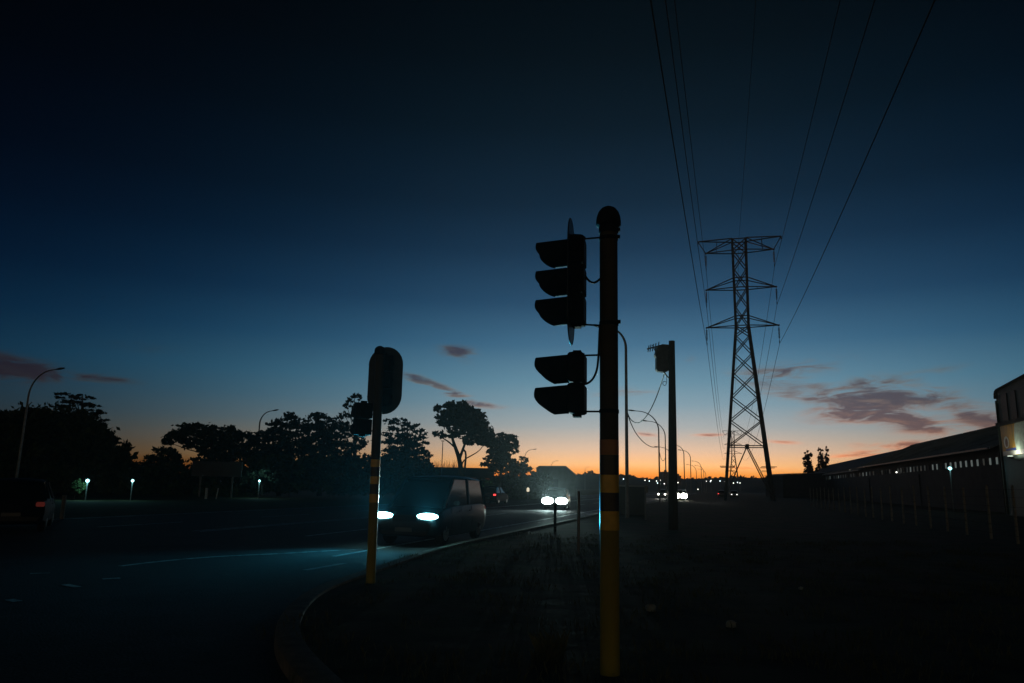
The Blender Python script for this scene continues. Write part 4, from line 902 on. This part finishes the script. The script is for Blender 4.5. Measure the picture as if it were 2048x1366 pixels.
# ------------------------------------------------------------------ vehicles (local +x forward)
def vehicle(name, label, loc, heading, paint, L_=4.1, Wd=1.70, H=1.46, kind='hatch', head=None, tail=None, hl_power=0, hl_color=(1, 1, 1), lampz=.66, lamp_gap=.60, cone=60, pitch_=.0, low=0, swing=0, lens=(.10, .07), group=None, glare=None):
    o = thing(name, label, 'car', loc, heading, group)
    hw_ = Wd/2; hl = L_/2
    zs_ = .92 if kind == 'hatch' else 1.02
    st = [(-hl, .42, zs_-.12, .80), (-hl+.06, .28, zs_-.02, .93), (-hl+.5, .20, zs_+.02, 1.0), (-.2*hl, .19, zs_+.01, 1.0), (.42*hl, .19, zs_-.02, 1.0), (.70*hl, .2, zs_-.10, .99), (hl-.16, .24, zs_-.22, .93), (hl-.02, .32, zs_-.33, .82), (hl, .40, zs_-.40, .76)]
    rings = []
    for x, zb, zt, k in st:
        w_ = hw_*k; half = [(w_*.80, zb), (w_*.96, zb+.07), (w_, zb+(zt-zb)*.45), (w_*.985, zb+(zt-zb)*.75), (w_*.93, zt-.03), (w_*.80, zt), (w_*.4, zt+.025)]
        ring = [Vector((x, y, z)) for y, z in half]+[Vector((x, -y, z)) for y, z in reversed(half)]
        rings.append(ring)
    MB().loft(rings).build('body', X[paint], o, smooth=50)
    if kind == 'hatch': cab = [(-hl+.12, zs_-.02, .86, .80), (-hl+.55, H-.06, .70, .66), (-.25*hl, H, .71, .68), (.15*hl, H-.05, .70, .66), (.52*hl, zs_-.05, .84, .80)]
    else: cab = [(-hl+.08, zs_-.02, .90, .86), (-hl+.32, H-.06, .78, .72), (-.3*hl, H, .80, .74), (.25*hl, H-.05, .78, .72), (.66*hl, zs_-.08, .86, .82)]
    # cabin: glass shell, then roof and pillars
    xb0, xt0, xm, xt1, xb1 = [c_[0] for c_ in cab]; zr = H
    wb, wt = hw_*.89, hw_*(.71 if kind == 'hatch' else .79)
    zs0 = zs_-.03
    def C8(i): return {0: (xb0, wb), 1: (xb1, wb)}[i]
    top_ = [(xt0, H-.06), (xm, H), (xt1, H-.05)]
    g_ = MB(); 
    side = [Vector((xb0, wb, zs0)), Vector((xb1, wb, zs0-.03)), Vector((xt1, wt, H-.09)), Vector((xm, wt, H-.05)), Vector((xt0, wt, H-.10))]
    oth = [Vector((v.x, -v.y, v.z)) for v in side]
    g_.add(side+oth, [(0, 1, 2, 3, 4), (9, 8, 7, 6, 5), (1, 6, 7, 2), (0, 4, 9, 5), (2, 7, 8, 3), (3, 8, 9, 4), (0, 5, 6, 1)])
    g_.build('cabin_glass', X['glass'], o)
    r_ = MB(); rr_ = []
    for x, z in ((xt0-.06, H-.10), (xt0, H-.06), (xm, H), (xt1, H-.05), (xt1+.06, H-.09)):
        rr_.append([Vector((x, wt+.012, z-.05)), Vector((x, wt*.9, z+.005)), Vector((x, 0, z+.035)), Vector((x, -wt*.9, z+.005)), Vector((x, -wt-.012, z-.05))])
    nn = 5; vs = [p for q in rr_ for p in q]; r_.add(vs, [(i*nn+k, i*nn+k+1, (i+1)*nn+k+1, (i+1)*nn+k) for i in range(4) for k in range(nn-1)])
    r_.build('roof', X[paint], o, smooth=50)
    for sy in (1, -1):
        for a, c in ((Vector((xb1, wb*sy, zs0-.03)), Vector((xt1, wt*sy, H-.08))), (Vector((xb0, wb*sy, zs0)), Vector((xt0, wt*sy, H-.09))), (Vector((xm*.9, (wb+.004)*sy, zs0)), Vector((xm*.9, (wt+.01)*sy, H-.07)))): MB().bar(a, c, .075, .05).build('pillar', X[paint], o)
    for xw in (-.62*hl, .63*hl):
        for sy in (1, -1):
            wl = MB().lathe([(.19, -.10), (.29, -.095), (.315, -.06), (.315, .06), (.29, .095), (.19, .10)], (0, 0, 0), 'Y', 24).build('wheel', X['tyre'], o, (xw, sy*(hw_-.14), .315), smooth=50)
            rm = MB().lathe([(.04, .0), (.19, -.004), (.20, .012), (.185, .02), (.03, .02)], (0, 0, 0), 'Y', 20)
            for q in range(5):
                a = q*1.2566; rm.bar((math.cos(a)*.03, .02, math.sin(a)*.03), (math.cos(a)*.18, .02, math.sin(a)*.18), .05, .02)
            rm.build('rim', X['rim'], wl, (0, .095*sy if sy > 0 else -.115, 0), smooth=40)
    zl_ = lampz
    for sy in (1, -1):
        for xd in (-.30*hl, .10*hl, .47*hl): MB().tube([Vector((xd+.04, sy*(hw_*.955), .27)), Vector((xd, sy*(hw_*1.002), zs_*.55)), Vector((xd-.02, sy*(hw_*.955), zs_-.04))], .006, 5).build('door_seam', X['trim'], o)
        for xd in (-.20*hl, .20*hl): MB().box((xd, sy*(hw_+.012), zs_-.16), (.16, .03, .03)).build('door_handle', X['trim'], o, bevel=.008)
    for sy in (1, -1):
        ring = []
        for u, k in ((-.06, .8), (0, 1), (.035, .9), (.05, .5)):
            ring.append([Vector((hl-.10+lens[0]*.22+u, sy*lamp_gap+lens[0]*k*math.cos(a), zl_+lens[1]*k*math.sin(a))) for a in np.linspace(0, 6.283, 15)[:-1]])
        MB().loft(ring).build('headlight', X[head] if head else X['chrome'], o, smooth=60)
        MB().box((-hl+.01, sy*(hw_*.78), zs_-.14), (.07, .22, .13)).build('taillight', X[tail] if tail else X['e_reddim'], o, bevel=.02)
        mr = MB(); mr.box((.40*hl, sy*(hw_+.07), zs_+.06), (.10, .17, .12)); mr.build('mirror', X[paint], o, bevel=.03)
        if hl_power: lamp('headlight_beam', 'SPOT', (hl+.04, sy*lamp_gap, zl_), hl_power, hl_color, o, Vector((1, swing, pitch_)), cone, .95, .05)
        if glare: lamp('added_glare_spot', 'SPOT', (hl+.06, sy*lamp_gap, zl_), glare[0], hl_color, o, Vector((1, glare[1], glare[2])), glare[3], .9, .05)  # extra spot added at the headlamp, tilted up to light the haze
        if low: lamp('dipped_beam', 'SPOT', (hl+.05, sy*lamp_gap, zl_-.02), low, hl_color, o, Vector((1, swing*.6, -.16)), 64, .9, .07)
    MB().box((hl-.05, 0, .62 if kind == 'hatch' else .70), (.10, hw_*.8, .16)).build('grille', X['trim'], o, bevel=.02)
    MB().box((hl-.06, 0, .36), (.18, hw_*1.5, .14)).build('bumper', X['trim'], o, bevel=.04); MB().box((-hl+.05, 0, .40), (.16, hw_*1.6, .16)).build('bumper', X['trim'], o, bevel=.04)
    MB().box((hl+.04, 0, .42), (.015, .46, .10)).build('number_plate', X['plate'], o); MB().box((-hl-.035, 0, .50), (.015, .46, .10)).build('number_plate', X['plate'], o)
    return o
HT = math.atan2(-RD.y, -RD.x)                                              # heading towards the camera
HA = math.atan2(RD.y, RD.x)
def veh_at(px, py, zlamp, L_, heading, dx=0):
    """vehicle centre such that the lamp centre is seen at the pixel"""
    p = gnd(px, py, zlamp); f = Vector((math.cos(heading), math.sin(heading), 0)); c = p-f*(L_/2)*dx; return Vector((c.x, c.y, .004))
vehicle('minivan', 'dark teal minivan with cyan headlamps coming along the near lane', veh_at(809, 1032, .76, 4.5, HT, 1), HT, 'paintT', 4.5, 1.76, 1.80, 'van', 'e_van', None, 260, (.06, .66, 1.0), .76, .62, 66, .0, 20, -.30, (.30, .085), glare=(2600, .40, .22, 25))
vehicle('oncoming_car', 'oncoming car with dazzling white headlamps below the pale shed', veh_at(1109, 1002, .60, 4.0, HT+.12, 1), HT+.12, 'paintG', 4.0, 1.68, 1.45, 'hatch', 'e_car', None, 700, (.66, 1, .96), .60, .47, 80, .0, 14, -.30, (.42, .24), glare=(13000, .09, .19, 27))
p = gnd(1331, 990.5, .66); vehicle('oncoming_car', 'farther oncoming car with two distinct round headlamps left of the timber pole', (at(1331, 989, 118).x, 120, .004), HT, 'paintW', 4.0, 1.66, 1.46, 'hatch', 'e_warm', None, 200, (1, .98, .85), .66, .52, 60, .1, 40, 0, (.14, .14))
vehicle('oncoming_car', 'car with the starry dazzling headlamps right behind the timber pole', (at(1369, 985, 96).x, 98, .004), HT, 'paintW', 4.0, 1.66, 1.46, 'hatch', 'e_warm', None, 420, (1, .98, .84), .68, .42, 50, .06, 6, -.05, (.42, .36))
vehicle('departing_car', 'car driving away with red tail lamps right of the minivan', (at(987, 985, 62).x, 64, .004), HA, 'paintD', 4.0, 1.66, 1.46, 'hatch', None, 'e_red')
vehicle('departing_car', 'car driving away almost hidden behind the minivan rear', (at(938, 985, 60).x, 62, .004), HA, 'paintD', 4.0, 1.66, 1.46, 'hatch', None, 'e_red')
vehicle('departing_car', 'tiny car with red lamps by the left foot of the pylon', (at(1449, 985, 150).x, 152, .004), HA, 'paintG', 4.0, 1.66, 1.46, 'hatch', None, 'e_red')
vehicle('oncoming_car', 'tiny pale lit car beside the left pylon foot', (at(1468, 985, 150).x, 150, .004), HT, 'paintW', 4.0, 1.66, 1.46, 'hatch', 'e_dot', None, 0, (1, 1, 1), .7, .5)
lc = gnd(34, 1062, 0); vehicle('passing_car', 'dark car with dull red lamp strip cut by the left frame edge', (lc.x-.6, lc.y+.9, .004), HA+.75, 'paintD', 4.1, 1.70, 1.46, 'hatch', None, 'e_reddim')

# ------------------------------------------------------------------ small roadside things
def post(name, px, pyb, pyt, r, m, label, cat, ref=None, square=False, d=None):
    p = gnd(px, pyb, VZ) if d is None else at(px, pyb, d); b_ = Vector((p.x, p.y, VZ)); H = at(px, pyt, p.y).z-VZ
    o = thing(name, label, cat, b_)
    mb = MB()
    mb.box((0, 0, H/2-.05), (r*2, r*1.2, H+.1)) if square else mb.tube([(0, 0, -.1), (0, 0, H)], r, 10)
    mb.build('pole', X[m], o, smooth=None if square else 40)
    if ref: MB().box((0, -r-.006, H*.86), (r*1.5, .01, .12)).build('reflector', X[ref], o)
    return o
post('marker_post', 1110, 1064, 1008, .05, 'black', 'dark marker post standing in the glare of the oncoming car', 'marker post')
post('marker_post', 1157, 1108, 982, .035, 'galv', 'thin pale post between the glaring car and striped pole', 'marker post', 'plate')
o = post('sign_post', 1291, 1040, 984, .035, 'galv', 'thin post with pale plate by the low dark shelter', 'sign post'); hh = at(1294, 979, o.location.y).z-VZ
MB().box((.05, 0, hh), (.16, .03, .32)).build('plate', X['conc'], o)
post('marker_post', 1344, 1034, 1008, .04, 'conc', 'short pale stub post below the timber pole', 'marker post')
post('marker_post', 124, 1032, 990, .075, 'wall', 'squat pale bollard beside the car at the left edge', 'bollard')
for px, lab in ((413, 'stubby white post under the hoarding, left one'), (433, 'leaning white post under the hoarding, right one')):
    p = at(px, 985, 60); o = thing('white_post', lab, 'post', (p.x, 60, 0)); MB().tube([(0, 0, -.1), (.12 if px > 420 else 0, 0, at(px, 976, 60).z)], .11 if px < 420 else .05, 8).build('pole', X['rib'], o)
def garden_lamp(px, py, d, rad, power, label):
    p = at(px, py, d); o = thing('garden_lamp', label, 'garden lamp', (p.x, p.y, 0), 0, 'garden lamps in front of the hedge')
    MB().tube([(0, 0, -.1), (0, 0, p.z-rad)], .04, 8).build('pole', X['galv'], o)
    MB().lathe([(rad*.3, -rad*.95), (rad*.75, -rad*.66), (rad, 0), (rad*.75, rad*.66), (rad*.2, rad*.97)], (0, 0, p.z), 'Z', 14).build('lamp_globe', X['e_globe'], o, smooth=70)
    lamp('globe_light', 'POINT', (0, -rad-.1, p.z), power, (.35, .95, 1), o, radius=.1)
garden_lamp(175.5, 961.5, 50, .12, 42, 'glowing cool garden lamp beside the lit green bush')
garden_lamp(265.5, 961.5, 52, .10, 22, 'smaller glowing garden lamp right of the first one')
garden_lamp(519, 962, 66, .10, 34, 'dim teal lamp lighting a tree trunk below the bending street lamp')
tree('shrub', 'small green bush lit by the left garden lamp', 51, 152, [(152, 968, 8, 8), (160, 976, 9, 8), (148, 981, 8, 8), (163, 985, 8, 5), (160, 969, 7, 7)], 'leaf', .10, 10, trunk_r=.05, cat='shrub')
tree('sapling', 'pale trunked sapling lit teal beside the dim garden lamp', 67.5, 527, [(505, 948, 12, 8), (530, 945, 14, 8), (548, 956, 12, 9), (510, 966, 10, 8), (490, 958, 10, 8)], 'gum', .15, 2.2, [([(524, 990), (524, 975), (520, 962), (515, 948)], .10, .04), ([(524, 975), (530, 960), (534, 946)], .07, .03)], cat='sapling')
tree('shrub', 'spiky shrub lit green from below by the flat roofed building', 70, 972, [(968, 962, 6, 7), (976, 966, 7, 8), (972, 975, 7, 6)], 'leaf', .16, 6, trunk_r=.05, cat='shrub')
p = at(972, 978, 69); o = thing('garden_spotlight', 'small green tinted spotlight under the spiky shrub', 'spotlight', (p.x, p.y, 0)); MB().lathe([(.05, 0), (.08, .05), (.08, .14), (.06, .15)], (0, 0, .1), 'Z', 10).tube([(0, 0, -.05), (0, 0, .12)], .02, 6).build('lamp_housing', X['galv'], o)
lamp('spotlight_beam', 'SPOT', (0, -.3, .3), 60, (.45, 1, .7), o, (.1, .6, 1), 120, .6, .05)
p = at(1056, 980, 72); o = thing('wall_lantern', 'small warm lantern on a short post right of the gum trees', 'lantern', (p.x, p.y, 0)); MB().tube([(0, 0, -.1), (0, 0, p.z-.2)], .04, 8).build('pole', X['galv'], o)
MB().lathe([(.05, -.16), (.13, -.12), (.13, .14), (.03, .24)], (0, 0, p.z), 'Z', 8).build('lamp_globe', emat('warm lantern glow', (1, .85, .6), .8, False), o)
# ------------------------------------------------------------------ haze added to make the headlamps glow
hb = MB().box((0, 213, 21.5), (1640, 960, 45)); hz = bpy.data.materials.new('haze air'); hz.use_nodes = True; t = hz.node_tree; t.nodes.clear()
ou = t.nodes.new('ShaderNodeOutputMaterial'); pv = t.nodes.new('ShaderNodeVolumePrincipled'); pv.inputs['Color'].default_value = (.86, .92, .95, 1)
pv.inputs['Density'].default_value = HAZE; pv.inputs['Anisotropy'].default_value = .62; t.links.new(pv.outputs[0], ou.inputs['Volume'])
o = hb.build('haze', hz); o['kind'] = 'stuff'; o['label'] = 'thin haze added over the road to make headlamps glow'; o['category'] = 'haze'
